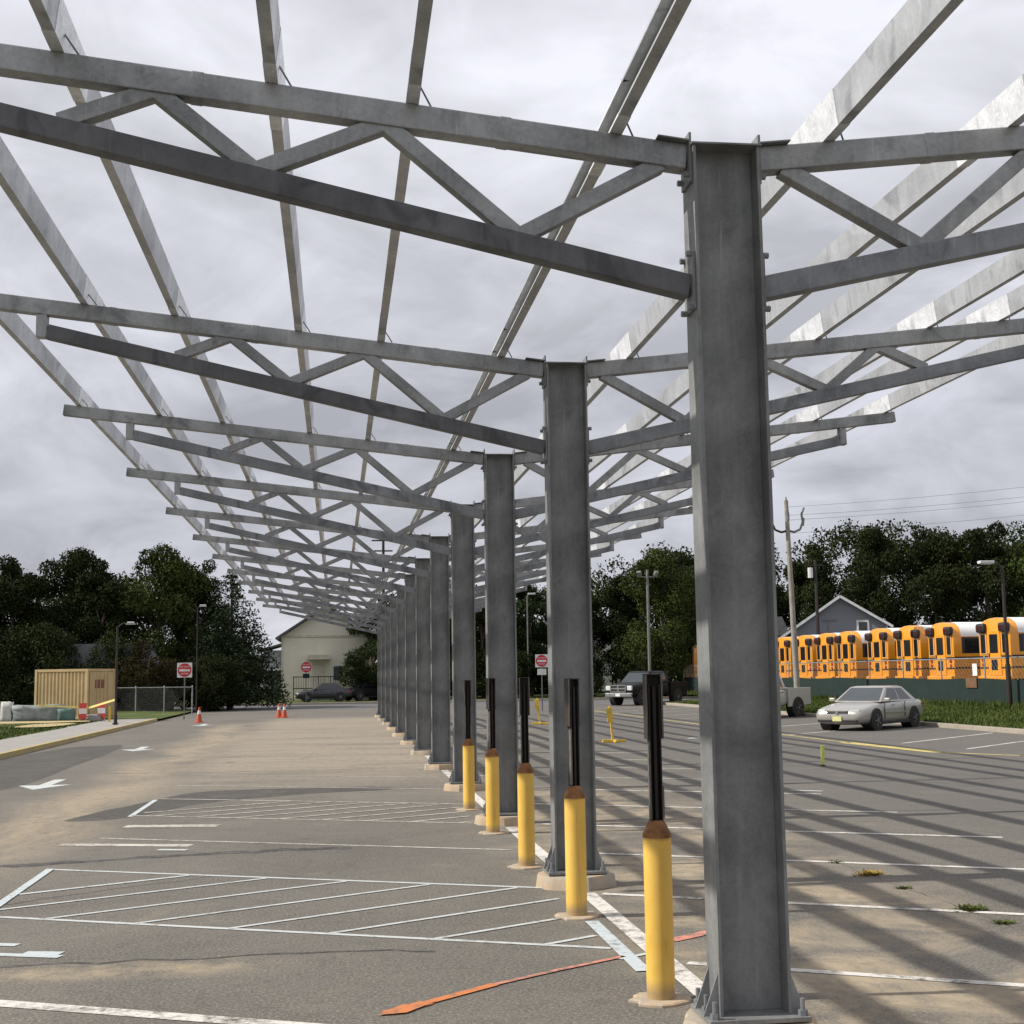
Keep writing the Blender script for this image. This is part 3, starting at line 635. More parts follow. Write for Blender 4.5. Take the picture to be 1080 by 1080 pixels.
    mb = MB(); mb.box((xg - .03, 0, .33 * hz), (.10, 1.35, .085)); mb.build('air_intake', M_BLACK, root, bevel=.02)
    mb = MB(); mb.box((xg + .035, 0, .395 * hz), (.012, .31, .155)); mb.build('licence_plate', M_PLATE, root)
    wheel_pair(root, (1.42 * k, -1.32 * k), hw_ + .0, .325, .21)
    return root
def heading(dx, dy): return math.atan2(dy, dx)
make_sedan('silver sedan parked nose out in a stall beside the grass bank', M_SILVER, (18.35, 45.1, 0), heading(-.745, -.667)).scale = (1.06, 1.06, 1.03)
make_sedan('dark blue car parked beyond the street in front of the cream house', M_DKCAR, (-1.0, 107.2, .2), heading(-1, -.12), L=4.4)
make_sedan('black car behind the dark blue car beside the cream house', M_BLACKCAR, (2.4, 109.2, .22), heading(-.8, -.6), L=4.5, H=1.6, name='hatchback')

def make_pickup(label, paint_m, loc, rz):
    root = thing('pickup_truck', label, 'pickup', loc, rz); hw_ = 1.0
    st = [(2.86, .86, .50, .75, 1.02), (2.80, .94, .45, .80, 1.12), (2.3, 1.0, .42, .85, 1.20), (1.45, 1.0, .42, .85, 1.26), (.8, 1.0, .42, .85, 1.26), (-.95, 1.0, .42, .85, 1.26), (-1.05, 1.0, .42, .85, 1.26)]
    mb = MB(); mb.loft([section(x, w, z0, zs, zt, .03) for x, w, z0, zs, zt in st]); mb.build('body', paint_m, root, smooth=True, subsurf=1)
    A = [(1.45, -.92, 1.24), (1.45, .92, 1.24), (-1.0, .92, 1.24), (-1.0, -.92, 1.24)]
    mid = [(.72, -.76, 1.86), (.72, .76, 1.86), (-.82, .76, 1.86), (-.82, -.76, 1.86)]; top = [(.55, -.62, 1.92), (.55, .62, 1.92), (-.7, .62, 1.92), (-.7, -.62, 1.92)]
    mb = MB(); mb.loft([A, mid, top]); mb.build('cab', paint_m, root, bevel=.025, smooth='auto')
    quad_on(root, 'windscreen', M_WSCREEN, (A[0], A[1], mid[1], mid[0]), .05, .95, .08, .93); quad_on(root, 'rear_window', M_GLASS, (A[2], A[3], mid[3], mid[2]), .1, .9, .12, .88)
    for a, b, c, d in ((A[1], A[2], mid[2], mid[1]), (A[3], A[0], mid[0], mid[3])):
        quad_on(root, 'side_window', M_GLASS, (a, b, c, d), .12, .52, .12, .9); quad_on(root, 'side_window', M_GLASS, (a, b, c, d), .56, .92, .12, .9)
    mb = MB()                                                       # open load bed
    for s in (-1, 1): mb.prism([(-1.08, .46), (-2.82, .52), (-2.88, .62), (-2.88, 1.28), (-1.08, 1.28)], 'y', s * .9, s * .995)
    mb.box((-1.98, 0, .66), (1.78, 1.78, .08)); mb.box((-1.12, 0, .98), (.06, 1.78, .58)); mb.build('load_bed', paint_m, root, bevel=.015)
    mb = MB(); mb.box((-2.85, 0, .98), (.06, 1.78, .56)); mb.build('tailgate', paint_m, root, bevel=.012)
    mb = MB(); mb.box((-2.93, 0, .56), (.14, 1.9, .16)); mb.build('rear_bumper', M_CHROME, root, bevel=.03)
    mb = MB(); mb.box((2.86, 0, .60), (.16, 1.86, .24)); mb.build('front_bumper', M_CHROME, root, bevel=.05)
    mb = MB(); mb.box((2.85, 0, .95), (.08, 1.02, .36)); g = mb.build('grille', M_BLACK, root, bevel=.02)
    mb = MB(); mb.box((2.90, 0, .95), (.03, 1.04, .07)); mb.box((2.90, 0, .95), (.034, .08, .38)); mb.box((2.89, 0, 1.13), (.05, 1.08, .05)); mb.box((2.89, 0, .77), (.05, 1.08, .05))
    for s in (-1, 1): mb.box((2.89, s * .52, .95), (.05, .05, .38))
    mb.build('grille_bar', M_CHROME, g)
    for s in (-1, 1):
        mb = MB(); mb.box((2.79, s * .73, .98), (.14, .34, .26)); mb.build('headlight', M_LAMP, root, bevel=.04)
        mb = MB(); mb.box((1.2, s * 1.1, 1.33), (.12, .2, .24)); mb.build('mirror', M_BLACK, root, bevel=.03)
        mb = MB(); mb.box((-2.86, s * .93, 1.02), (.06, .12, .40)); mb.build('tail_light', M_REDL, root, bevel=.01)
        for x in (.35, -.6):
            mb = MB(); mb.box((x, s * 1.005, 1.10), (.2, .02, .03)); mb.build('door_handle', M_BLACK, root)
    mb = MB(); mb.box((2.95, 0, .60), (.012, .31, .15)); mb.build('licence_plate', M_WHT, root)
    wheel_pair(root, (1.9, -1.82), 1.0, .40, .27)
    return root
make_pickup('dark pickup truck with a chrome grille at the far end of the lot', M_BLACKCAR, (19.9, 86.0, 0), heading(-.73, -.68)).scale = (1.1, 1.1, 1.12)
make_pickup('pale silver pickup truck half hidden behind the nearest column', M_PALE, (18.2, 57.6, 0), heading(-.78, -.62))

# school buses
def make_bus():
    root = thing('school_bus', '', 'school bus', (0, 0, 0), 0, 'school buses parked in a row behind the fence'); W2, L = 1.22, 10.8
    # local: rear at x=0 facing -x, body runs to +x
    def ring(x, k, dz=0.): 
        pr = [(-W2, .42), (-W2, 2.45), (-W2 * .97, 2.68), (-W2 * .86, 2.93), (-W2 * .62, 3.12), (-W2 * .3, 3.2), (0, 3.22)]
        pr = [(y * k, z + dz) for y, z in pr]; return [(x, y, z) for y, z in pr] + [(x, -y, z) for y, z in pr[-2::-1]]
    mb = MB(); mb.loft([ring(0, .985, -.02), ring(.1, 1), ring(L - 1.6, 1)]); mb.prism([(-1.1, .5), (1.1, .5), (1.1, 1.55), (.95, 1.7), (-.95, 1.7), (-1.1, 1.55)], 'x', L - 1.6, L); mb.build('body', M_BUS, root, bevel=.02, smooth='auto')
    def rr(x):
        pr = [(-W2 * 1.004, 2.50), (-W2 * .985, 2.70), (-W2 * .875, 2.945), (-W2 * .63, 3.135), (-W2 * .3, 3.215), (0, 3.235)]
        return [(x, y, z) for y, z in pr] + [(x, -y, z) for y, z in pr[-2::-1]]
    mb = MB(); mb.loft([rr(.42), rr(L - 1.9)], close=False, cap=False); mb.build('roof', M_BUSROOF, root, smooth='auto')
    d = MB(); d.box((-.02, 0, 1.60), (.05, .98, 2.05)); dr = d.build('rear_door', M_BUS, root, bevel=.02)
    m_ = MB(); m_.box((-.05, 0, 2.03), (.03, .62, .86)); m_.box((-.05, 0, 1.06), (.03, .46, .48)); m_.build('door_window', M_GLASS2, dr, bevel=.02)
    m_ = MB(); m_.box((-.06, .36, 1.5), (.05, .05, .2)); m_.build('handle', M_BLACK, dr)
    for s in (-1, 1):
        m_ = MB(); m_.box((-.012, s * .83, 2.03), (.05, .50, .98)); w_ = m_.build('rear_window', M_BUSTRIM, root, bevel=.03)
        m_ = MB(); m_.box((-.04, s * .83, 2.03), (.03, .36, .86)); m_.build('pane', M_GLASS2, w_, bevel=.02)
        m_ = MB(); m_.box((-.06, s * .87, 2.76), (.26, .66, .44)); h = m_.build('warning_light_hood', M_BLACK, root, bevel=.12)
        m_ = MB(); m_.cyl((-.20, s * 1.0, 2.76), (-.18, s * 1.0, 2.76), .10, n=14); m_.build('warning_light', M_REDLD, h); m_ = MB(); m_.cyl((-.20, s * .73, 2.76), (-.18, s * .73, 2.76), .10, n=14); m_.build('warning_light', M_REDLD, h)
        m_ = MB(); m_.cyl((-.03, s * .92, 1.30), (.0, s * .92, 1.30), .11, n=14); m_.cyl((-.03, s * .92, 1.05), (.0, s * .92, 1.05), .09, n=14); m_.build('tail_light', M_REDL, root)
        for z in (1.46, .95): 
            m_ = MB(); m_.box((L / 2 - .8, s * (W2 + .008), z), (L - 1.7, .025, .07)); m_.build('rub_rail', M_BLACK, root)
        for q in range(10):
            x = .62 + q * .86; m_ = MB(); m_.box((x + .36, s * (W2 + .003), 2.05), (.74, .02, .72)); w_ = m_.build('side_window', M_GLASS2, root, bevel=.008)
        m_ = MB(); m_.box((4.7, s * (W2 + .001), 2.05), (8.5, .012, .80)); m_.build('window_band', M_BLACK, root)
    m_ = MB()
    for s in (-1, 1):
        for z in (1.45, .93): m_.box((-.005, s * .86, z), (.03, .68, .07))
    m_.build('rear_rail', M_BLACK, root)
    m_ = MB(); m_.box((-.08, 0, .46), (.18, 2.34, .20)); m_.build('rear_bumper', M_BUS, root, bevel=.03)
    m_ = MB(); m_.box((-.075, -1.0, 2.45), (.02, .05, .02)); 
    wheel_pair(root, (2.6, 8.6), 1.2, .48, .3)
    return root
bus0 = make_bus()
bus_pos = [(30.0, 58.8), (30.0, 64.4), (30.0, 68.3), (30.0, 72.4), (30.0, 77.1), (30.0, 80.6), (30.0, 84.5), (30.0, 88.6), (30.2, 93.0), (30.0, 97.5), (29.8, 102.0), (29.9, 106.5), (29.5, 111.6)]
blab = ['nearest orange school bus at the right edge, its white roof cut by the frame', 'second school bus from the right, its dark side windows showing in the gap',
        'third school bus from the right in the row behind the fence', 'fourth school bus from the right, behind the rear of the silver sedan', 'fifth school bus from the right, above the roof of the silver sedan',
        'sixth school bus from the right, right under the grey house', 'seventh school bus from the right, just right of the wooden utility pole', 'eighth school bus from the right, just left of the wooden utility pole',
        'ninth school bus from the right, behind the right edge of the nearest column', 'tenth school bus from the right, hidden behind the nearest column', 'eleventh school bus from the right, hidden behind the nearest column', 'twelfth school bus from the right, hidden behind the nearest column',
        'last school bus of the row, its rear alone left of the nearest column']
for i, (x, y) in enumerate(bus_pos):
    if i in (9, 10, 11): continue
    o = bus0 if i == 0 else copy_tree(bus0); o.location = (x, y, 1.095); o.rotation_euler = (0, 0, R(6 + rnd.uniform(-1.5, 1.5))); o['label'] = blab[i]
# one more piece of bus lot for the last bus
struct(MB().add([(29.0, 104, 1.10), (60, 104, 1.10), (60, 118, 1.30), (29.0, 118, 1.10)], [(0, 1, 2, 3)]).build('bus_lot_end', M_ROAD))

# ------------------------------------------------------------------ fences
def chain_fence(label, x0, y0, x1, y1, zg0, zg1, h, npost, screen_h=0., mesh=True, cell=.16, screen_m=M_GREEN):
    root = thing('chain_link_fence', label, 'fence', (x0, y0, 0)); A = Vector((0, 0, 0)); B = Vector((x1 - x0, y1 - y0, 0))
    P = lambda t, z: (A * (1 - t) + B * t) + Vector((0, 0, zg0 * (1 - t) + zg1 * t + z))
    for i in range(npost):
        t = i / (npost - 1); mb = MB(); mb.cyl(P(t, -.2), P(t, h + .05), .038, n=8); mb.cyl(P(t, h + .05), P(t, h + .09), .045, .012, n=8); mb.build('post', M_FENCE, root)
    mb = MB(); mb.cyl(P(0, h), P(1, h), .026, n=6); mb.build('top_rail', M_FENCE, root)
    if mesh:
        L = B.length; n = int((L + h) / cell); mb = MB(); off = Vector((B.y, -B.x, 0)).normalized() * .012
        for i in range(n):
            for d in (1, -1):
                a = i * cell - (h if d > 0 else 0); b = a + h if d > 0 else a - 0
                u0, u1 = (a, a + h) if d > 0 else (i * cell, i * cell - h); z0, z1 = .05, h
                if min(u0, u1) < 0 or max(u0, u1) > L: continue
                mb.bar(P(u0 / L, z0) + off * d, P(u1 / L, z1) + off * d, .006, .006)
        mb.build('wire_mesh', M_FENCE, root)
    if screen_h:
        mb = MB(); n = 60; ys = []
        off = Vector((B.y, -B.x, 0)).normalized() * -.05
        r1 = []; r2 = []
        for i in range(n + 1):
            t = i / n; w_ = off * (1 + .5 * math.sin(i * 1.7)); r1.append(tuple(P(t, .06) + w_)); r2.append(tuple(P(t, screen_h + .03 * math.sin(i * .9)) + w_ * .8))
        mb.loft([r1, r2], close=False, cap=False); mb.build('privacy_screen', screen_m, root)
    return root
chain_fence('long chain link fence with a dark green screen in front of the school buses', 27.5, 38, 27.5, 105.5, .30, .42, 2.1, 17, 1.22, True, .3)
chain_fence('chain link fence on the far left lawn right of the tan container', -13.0, 80, -8.3, 80.6, .16, .14, 1.45, 4, 0, True, .12)
rf = thing('rail_fence', 'pale two rail wooden fence on the lawn at the left edge', 'fence', (-22, 72, .2))
for z in (.28, .62): MB().bar((0, 0, z), (5.4, -.3, z), .05, .11).build('rail', M_WOODR, rf, bevel=.01)
for i in range(3): MB().box((.3 + i * 2.4, .06 - i * .13, .4), (.11, .11, .9)).build('post', M_WOODR, rf, bevel=.01)

# ------------------------------------------------------------------ signs
def text_mesh(txt, size, m, parent, loc, rot, name='lettering'):
    cu = bpy.data.curves.new(name, 'FONT'); cu.body = txt; cu.size = size; cu.align_x = 'CENTER'; cu.align_y = 'CENTER'; cu.extrude = .002
    t = bpy.data.objects.new('tmp_text', cu); COL.objects.link(t); bpy.context.view_layer.update()
    me = bpy.data.meshes.new_from_object(t.evaluated_get(bpy.context.evaluated_depsgraph_get())); bpy.data.objects.remove(t)
    me.materials.clear(); me.materials.append(m); o = bpy.data.objects.new(name, me); COL.objects.link(o); o.parent = parent; o.location = loc; o.rotation_euler = rot
    return o
def no_entry(label, loc, zc, size, square=True, below=None, rz=0.):
    root = thing('no_entry_sign', label, 'road sign', loc, rz, 'do not enter signs'); pm = MB()
    pm.box((0, .03, zc / 2 + .1), (.06, .03, zc + .35)); pm.build('post', M_GPOLE, root)
    pl = MB()
    if square: pl.box((0, 0, zc), (size, .012, size))
    else: pl.cyl((0, .006, zc), (0, -.006, zc), size / 2, n=32)
    pn = pl.build('panel', M_WHT, root)
    d = MB(); d.cyl((0, -.007, zc), (0, -.012, zc), size * (.46 if square else .48), n=32); d.build('disc', M_REDS, pn)
    b = MB(); b.box((0, -.014, zc - .01), (size * .72, .006, size * .15)); b.build('bar', M_WHT, pn)
    text_mesh('DO NOT', size * .17, M_WHT, pn, (0, -.014, zc + size * .22), (R(90), 0, 0)); text_mesh('ENTER', size * .17, M_WHT, pn, (0, -.014, zc - size * .25), (R(90), 0, 0))
    if below:
        b = MB(); b.box((0, 0, zc - size / 2 - .25), (.5, .012, .34)); b.build('supplementary_plate', below, root, bevel=.004)
    return root
no_entry('white square do not enter sign in front of the dark trees left of the lot', (-7.6, 70, .1), 2.4, .74)
no_entry('round do not enter sign standing before the cream house', (-2.30, 97.0 + 8.2, .15), 2.70, .84, False, M_GREEN)
no_entry('square do not enter sign glimpsed between the second and third columns', (11.4, 75, 0), 2.78, .72, True, M_WHT)
for lab, (x, y, z), w_, h_, m_ in (('small white notice on the bus lot fence', (27.4, 55.6, 1.95), .42, .52, M_WHT), ('brown board low on the bus lot fence', (27.4, 56.0, 1.38), 1.0, .42, mat('brown_board', (.16, .085, .045)))):
    o = MB().box((0, 0, 0), (.012, w_, h_)).build('notice_board', m_, bevel=.003); o.location = (x, y, z); tag(o, lab, 'sign')

# ------------------------------------------------------------------ poles, lamps, cables
up = thing('utility_pole', 'tall pale wooden utility pole with curved arms above the school buses', 'utility pole', (23.75, 68, 0)); up.rotation_euler = (0, R(-1.2), 0)
MB().cyl((0, 0, -.2), (0, 0, 10.95), .17, .11, 14).build('pole', M_WOODP, up, smooth='auto')
for s, mm in ((-1, M_DKPOLE), (1, M_GPOLE)):
    pts_ = [(0, 0, 8.9), (s * .35, 0, 8.82), (s * .68, 0, 8.95), (s * .85, 0, 9.35), (s * .80, 0, 9.75), (s * .95, 0, 10.1)]
    mb = MB(); mb.tube([(a, b, c + .45) for a, b, c in pts_], .06, 8); mb.cyl((s * .82, 0, 9.6), (s * .9, 0, 10.0), .09, .07, 8); mb.build('curved_arm', mm, up)
mb = MB(); mb.cyl((0, -.02, 10.95), (0, -.02, 11.15), .05, .03, 8); mb.cyl((0, -.2, 9.9), (0, -.2, 10.3), .07, n=8); mb.build('insulator', M_GPOLE, up)
for q, (dz0, z1) in enumerate(((10.6, 11.6), (10.15, 10.9), (9.2, 10.0), (9.9, 10.5))):
    mb = MB(); p0 = Vector((23.6, 68, dz0)); p1 = Vector((62, 52 - q, z1 + 3.5)); pts_ = [p0.lerp(p1, t) + Vector((0, 0, -1.0 * 4 * t * (1 - t))) for t in np.linspace(0, 1, 14)]
    o = mb.tube(pts_, .008, 5).build('overhead_cable', M_WIRE); tag(o, ('topmost', 'second highest', 'lowest', 'third highest')[q] + ' overhead cable running right from the wooden utility pole', 'cable', 'overhead cables at right')
def lamp_post(label, x, y, zg, h, m, arm=(0, 0), head=M_HEAD, r=.07, thick=0., hs=1.):
    root = thing('lamp_post', label, 'lamp post', (x, y, zg)); MB().cyl((0, 0, -.1), (0, 0, h), r, r * .7, 12).build('pole', m, root, smooth='auto')
    if thick: MB().cyl((0, 0, 0), (0, 0, thick), r * 1.35, r * 1.2, 12).build('pole_base', m, root, smooth='auto')
    MB().box((0, 0, .04), (r * 4, r * 4, .05)).build('base_plate', m, root, bevel=.01)
    d = Vector((*arm, 0)); 
    if d.length: MB().tube([(0, 0, h - .05), tuple(d * .5 + Vector((0, 0, h + .12))), tuple(d + Vector((0, 0, h + .14)))], r * .4, 8).build('arm', m, root)
    mb = MB(); a = math.atan2(d.y, d.x) if d.length else 0
    mb.box(tuple(d * 1.25 + Vector((0, 0, h + .16))), (.62 * hs, .30 * hs, .12 * hs), (0, 0, a)); mb.box(tuple(d * 1.25 + Vector((0, 0, h + .09))), (.40, .22, .03), (0, 0, a)); mb.build('lamp_head', head, root, bevel=.03)
    return root
lamp_post('dark lamp post with a pale lamp head on the grass bank at right', 27.2 - .15, 52, .15, 6.0, M_DKPOLE, (-.55, 0), r=.085, thick=2.0)
lamp_post('dark lamp post on the sidewalk beside the tan container', -9.38, 60, .15, 4.2, M_DKPOLE, (.45, 0), r=.06, thick=.4, hs=.5)
lamp_post('thin lamp post with pale head in front of the left trees', -8.2, 82, .15, 6.1, M_DKPOLE, (.25, 0), r=.045, hs=.6)
lamp_post('thin grey lamp post behind the third column', 15.6, 110, .2, 8.3, M_GPOLE, (.3, 0), r=.08)
pl_ = thing('floodlight_pole', 'grey pole with floodlights behind the dark pickup truck', 'floodlight pole', (21.55, 92, .1)); MB().cyl((0, 0, -.1), (0, 0, 9.1), .12, .085, 12).build('pole', M_GPOLE, pl_, smooth='auto')
MB().bar((-.7, 0, 8.6), (.7, 0, 8.6), .07, .07).build('crossarm', M_GPOLE, pl_)
for s in (-1, 1): MB().box((s * .6, -.12, 8.82), (.30, .22, .32), (R(35), 0, s * .5)).build('floodlight', M_GPOLE, pl_, bevel=.02)
gp = thing('utility_pole', 'dark utility pole with a white transformer beside the grey house', 'utility pole', (37.1, 101, 1.0)); MB().cyl((0, 0, -.2), (0, 0, 9.6), .15, .11, 10).build('pole', M_DKPOLE, gp)
MB().cyl((-.42, 0, 8.2), (-.42, 0, 9.0), .2, n=12).build('transformer', M_HEAD, gp, bevel=.02); MB().bar((-.6, 0, 9.2), (.6, 0, 9.2), .08, .1).build('crossarm', M_DKPOLE, gp)
gp = thing('utility_pole', 'distant dark utility pole with a crossarm seen through the canopy trusses', 'utility pole', (4.0, 116, .2)); MB().cyl((0, 0, -.2), (0, 0, 14.1), .16, .11, 10).build('pole', M_DKPOLE, gp)
mb = MB(); mb.bar((-1.0, 0, 13.5), (1.0, 0, 13.5), .1, .12); mb.bar((-.8, 0, 12.6), (.8, 0, 12.6), .1, .12); mb.build('crossarm', M_DKPOLE, gp)

# ------------------------------------------------------------------ cones, barricades, marker
def cone(label, loc, h=.72):
    root = thing('traffic_cone', label, 'traffic cone', loc, rnd.uniform(0, 1), 'traffic cones'); mb = MB(); mb.box((0, 0, .018), (.38, .38, .035)); mb.build('base', M_ORCONE, root, bevel=.008)
    mb = MB(); mb.cyl((0, 0, .035), (0, 0, h), .145, .03, 20, True); mb.build('cone', M_ORCONE, root, smooth='auto')
    mb = MB(); f = lambda z: .147 + (.032 - .147) * (z - .035) / (h - .035); mb.cyl((0, 0, .40), (0, 0, .56), f(.40) + .003, f(.56) + .003, 20, False); mb.build('white_collar', M_WHT, root, smooth=True)
cone('orange traffic cone in the street mouth in front of the cream house', (-2.65, 71.0, 0)); cone('orange traffic cone under the square sign at left', (-6.43, 65.7, 0))
cone('second orange cone standing just beside the cone before the cream house', (-2.95, 71.6, 0))
def barric(label, loc, rz):
    root = thing('barricade_stand', label, 'barricade', loc, rz, 'yellow barricade stands'); MB().bar((-.35, 0, .04), (.35, 0, .04), .09, .08).build('foot', M_YBAR, root, bevel=.01); MB().bar((0, -.28, .04), (0, .28, .04), .08, .07).build('cross_foot', M_YBAR, root, bevel=.01)
    MB().box((-.08, 0, .56), (.06, .06, 1.0), (0, R(-5), 0)).build('upright', M_YBAR, root, bevel=.008); MB().box((-.13, -.04, .80), (.17, .03, .42), (0, R(-5), 0)).build('panel', M_YBAR, root, bevel=.006)
barric('yellow barricade stand between the second column and the nearest bollard', (8.1, 39.4, 0), .1); barric('yellow barricade stand farther back beside the third bollard', (8.24, 54.8, 0), -.2)
mk = thing('marker_post', 'small lime yellow marker post standing in the right lane', 'marker', (10.2, 27.8, 0)); MB().box((0, 0, .23), (.075, .02, .40), (0, R(2), 0)).build('blade', M_LIME, mk, bevel=.006); MB().cyl((0, 0, 0), (0, 0, .025), .05, .045, 14).build('base', M_RUBBER, mk)

# ------------------------------------------------------------------ tan container and its clutter on the left lawn
ct = thing('storage_container', 'tan corrugated storage container on the left lawn', 'container', (-12.0, 68.2, .16), R(-24)); L, Wc, Hc = 3.0, 2.3, 2.45
mb = MB(); NC = 14; prof = []
for i in range(NC):                                    # corrugated long side, local -y face, x from -L to 0
    x = -L + .08 + i * (L - .16) / NC; p = (L - .16) / NC; prof += [(x, 0.04), (x + p * .35, 0.04), (x + p * .5, 0.0), (x + p * .85, 0.0)]
poly = [(-L + .08, .06)] + prof + [(-.08, .06), (-.04, Wc - .04), (-L + .04, Wc - .04)]
mb.prism(poly, 'z', .12, Hc - .10); mb.build('corrugated_walls', M_TAN, ct)
mb = MB()
for x in (-L + .06, -.06):
    for y in (.03, Wc - .05): mb.box((x, y, Hc / 2), (.13, .13, Hc))
for z in (.07, Hc - .06):
    for y in (.03, Wc - .05): mb.box((-L / 2, y, z), (L - .27, .11, .13))
    for x in (-L + .06, -.06): mb.box((x, Wc / 2, z), (.11, Wc - .28, .13))
mb.box((-L / 2, Wc / 2, Hc - .03), (L - .2, Wc - .2, .03)); mb.build('frame', M_TAN, ct, bevel=.01)
mb = MB(); mb.box((-.005, Wc / 2, Hc / 2), (.05, Wc - .3, Hc - .3)); dn = mb.build('end_door', M_TAN, ct, bevel=.01)
mb = MB(); mb.box((.026, Wc * .42, 1.72), (.012, .8, .42)); mb.build('label_patch', M_LABEL, dn)
mb = MB()
for y in (.7, 1.0, 1.35, 1.65): mb.cyl((.035, y, .2), (.035, y, Hc - .2), .018, n=6)
mb.build('lock_rods', M_TAN, dn)
def lump(name, label, cat, loc, size, m, seed, n=3):
    """soft wrapped bundle"""
    rg = random.Random(seed); bm = bmesh.new(); bmesh.ops.create_cube(bm, size=1); bmesh.ops.subdivide_edges(bm, edges=bm.edges, cuts=n, use_grid_fill=True)
    for v in bm.verts:
        v.co *= 1 - .12 * (v.co.length - .5); v.co += Vector((rg.uniform(-.045, .045), rg.uniform(-.045, .045), rg.uniform(-.04, .05) if v.co.z > -.45 else 0)); v.co = Vector((v.co.x * size[0], v.co.y * size[1], (v.co.z + .47) * size[2]))
    me = bpy.data.meshes.new(name); bm.to_mesh(me); bm.free(); me.materials.append(m); me.polygons.foreach_set('use_smooth', [True] * len(me.polygons))
    o = bpy.data.objects.new(name, me); COL.objects.link(o); o.location = loc; return tag(o, label, cat)
lump('wrapped_pallet', 'grey shrink wrapped pallet stack in front of the tan container', 'pallet', (-13.95, 66.6, .16), (2.3, .9, .80), M_GREYT, 3)
lump('bulk_bag', 'white sack at the left end of the clutter before the container', 'sack', (-15.35, 66.5, .16), (.5, .5, .95), M_GREYW, 5)
lump('wrapped_pallet', 'teal tarp covered pallet between the grey pallet and the red barriers', 'pallet', (-12.6, 66.2, .16), (.7, .7, .6), M_TEAL, 8)
def barrier(label, loc, rz):
    root = thing('barrier_board', label, 'barrier', loc, rz, 'red and white barriers by the container'); 
    for i in range(3):
        MB().box((0, 0, .22 + i * .25), (.34, .05, .25)).build('panel', M_REDB if i % 2 == 0 else M_WHT, root, bevel=.006)
    for s in (-1, 1): MB().box((s * .13, .05, .4), (.05, .04, .82)).build('leg', M_WHT, root)
barrier('red and white barrier board beside the teal pallet', (-11.75, 65.6, .16), .1); barrier('red and white barrier board at the right corner of the container', (-10.95, 65.9, .16), -.2)
o = lump('dirt_pile', 'low pile of pale rubble between the two barrier boards', 'rubble', (-11.3, 66.0, .16), (.7, .5, .3), M_WALK, 4)
mb = MB(); mb.bar((-13.9, 65.95, .92), (-11.5, 65.9, .78), .005, .09); mb.bar((-11.5, 65.9, .78), (-9.47, 60.3, 1.2), .005, .09); tag(mb.build('caution_tape', M_TAPE), 'yellow caution tape strung from the pallets to the lamp post', 'tape')
mb = MB(); mb.box((0, 0, .35), (.09, .06, .70)); o = mb.build('yellow_stake', M_YBAR, bevel=.008); o.location = (-10.35, 64.5, .15); tag(o, 'short yellow stake between the container and the lamp post', 'stake')
st = blob('straw_patch', [(-15.6, 62.6), (-13, 62.2), (-11.2, 63.2), (-11.4, 64.6), (-13.5, 65.3), (-15.8, 65.2)], M_STRAW, .215)
st = blob('soil_patch', [(-13.0, 57.5), (-11.6, 57.5), (-11.2, 61), (-12.2, 62), (-13.0, 61)], M_STRAW, .20)

# ------------------------------------------------------------------ houses
def siding_lines(mb, poly_y, x0, x1, z0, z1, step): 
    z = z0
    while z < z1: mb.box(((x0 + x1) / 2, poly_y, z), (x1 - x0, .02, .02)); z += step
ch = thing('cream_house', 'cream sided house with a gable end beyond the street', 'house', (-4.45, 112, .2)); ch.scale = (1.035, 1.035, 1.035)
mb = MB(); mb.prism([(0, -.3), (7.2, -.3), (7.2, 5.0), (3.6, 7.35), (0, 5.0)], 'y', 0, 9.5); mb.build('wall', M_CREAM, ch)
mb = MB(); mb.box((3.6, -.04, 5.05), (7.2, .08, .16)); 
for x in (.06, 7.14): mb.box((x, -.03, 2.35), (.14, .06, 5.24))
mb.build('trim', M_CREAMT, ch)
mb = MB()
for s, (xa, xb) in ((1, (3.6, -.45)), (-1, (3.6, 7.65))): mb.bar((xa, 4.6, 7.50), (xb, 4.6, 7.50 - abs(xb - xa) * .653), 10.4, .16)
mb.build('roof', M_SHING, ch)
mb = MB(); mb.prism([(2.05, 3.2), (3.85, 3.2), (3.75, 3.55), (2.15, 3.55)], 'y', -1.0, -.02); mb.build('door_canopy', M_CREAMT, ch)
mb = MB(); mb.box((2.9, -.03, 1.75), (1.0, .06, 2.3)); mb.build('door', M_CREAMT, ch)
mb = MB(); mb.box((4.45, -.03, 2.1), (.95, .06, 1.3)); wf = mb.build('window', M_TRIM, ch); mb = MB(); mb.box((4.45, -.06, 2.1), (.75, .03, 1.1)); mb.build('pane', M_WINDK, wf)
ry = -1.3; mb = MB()
for x in np.arange(1.0, 4.8, .95): mb.box((x, ry, .95), (.07, .07, 1.9))
for z in (1.85, .95): mb.box((2.9, ry, z), (3.9, .06, .07))
for x in np.arange(1.2, 4.7, .19): mb.box((x, ry, 1.4), (.025, .025, .86))
mb.build('stair_railing', M_BLACK, ch)
mb = MB(); mb.box((2.9, -.7, .42), (2.4, 1.1, .85)); mb.build('stoop', M_WALK, ch)
wg = MB(); wg.box((-.75, 4, 2.0), (1.5, 5, 4.0)); wg.build('side_wing', M_GREYD, ch); wg = MB(); wg.bar((-1.8, 4, 4.0), (.0, 4, 4.5), 5.4, .14); wg.build('wing_roof', M_SHING, ch)
pg = MB(); pg.box((-1.4, 1.1, 1.2), (.14, .14, 2.4)); pg.box((-.6, .9, 2.45), (1.8, 1.6, .16)); pg.build('porch', M_TRIM, ch)
bs = thing('brown_shed', 'brown low building with a white porch left of the cream house', 'shed', (-8.4, 114, .2)); MB().prism([(0, -.2), (3.4, -.2), (3.4, 2.6), (1.7, 3.6), (0, 2.6)], 'y', 0, 6).build('wall', M_BRWALL, bs)
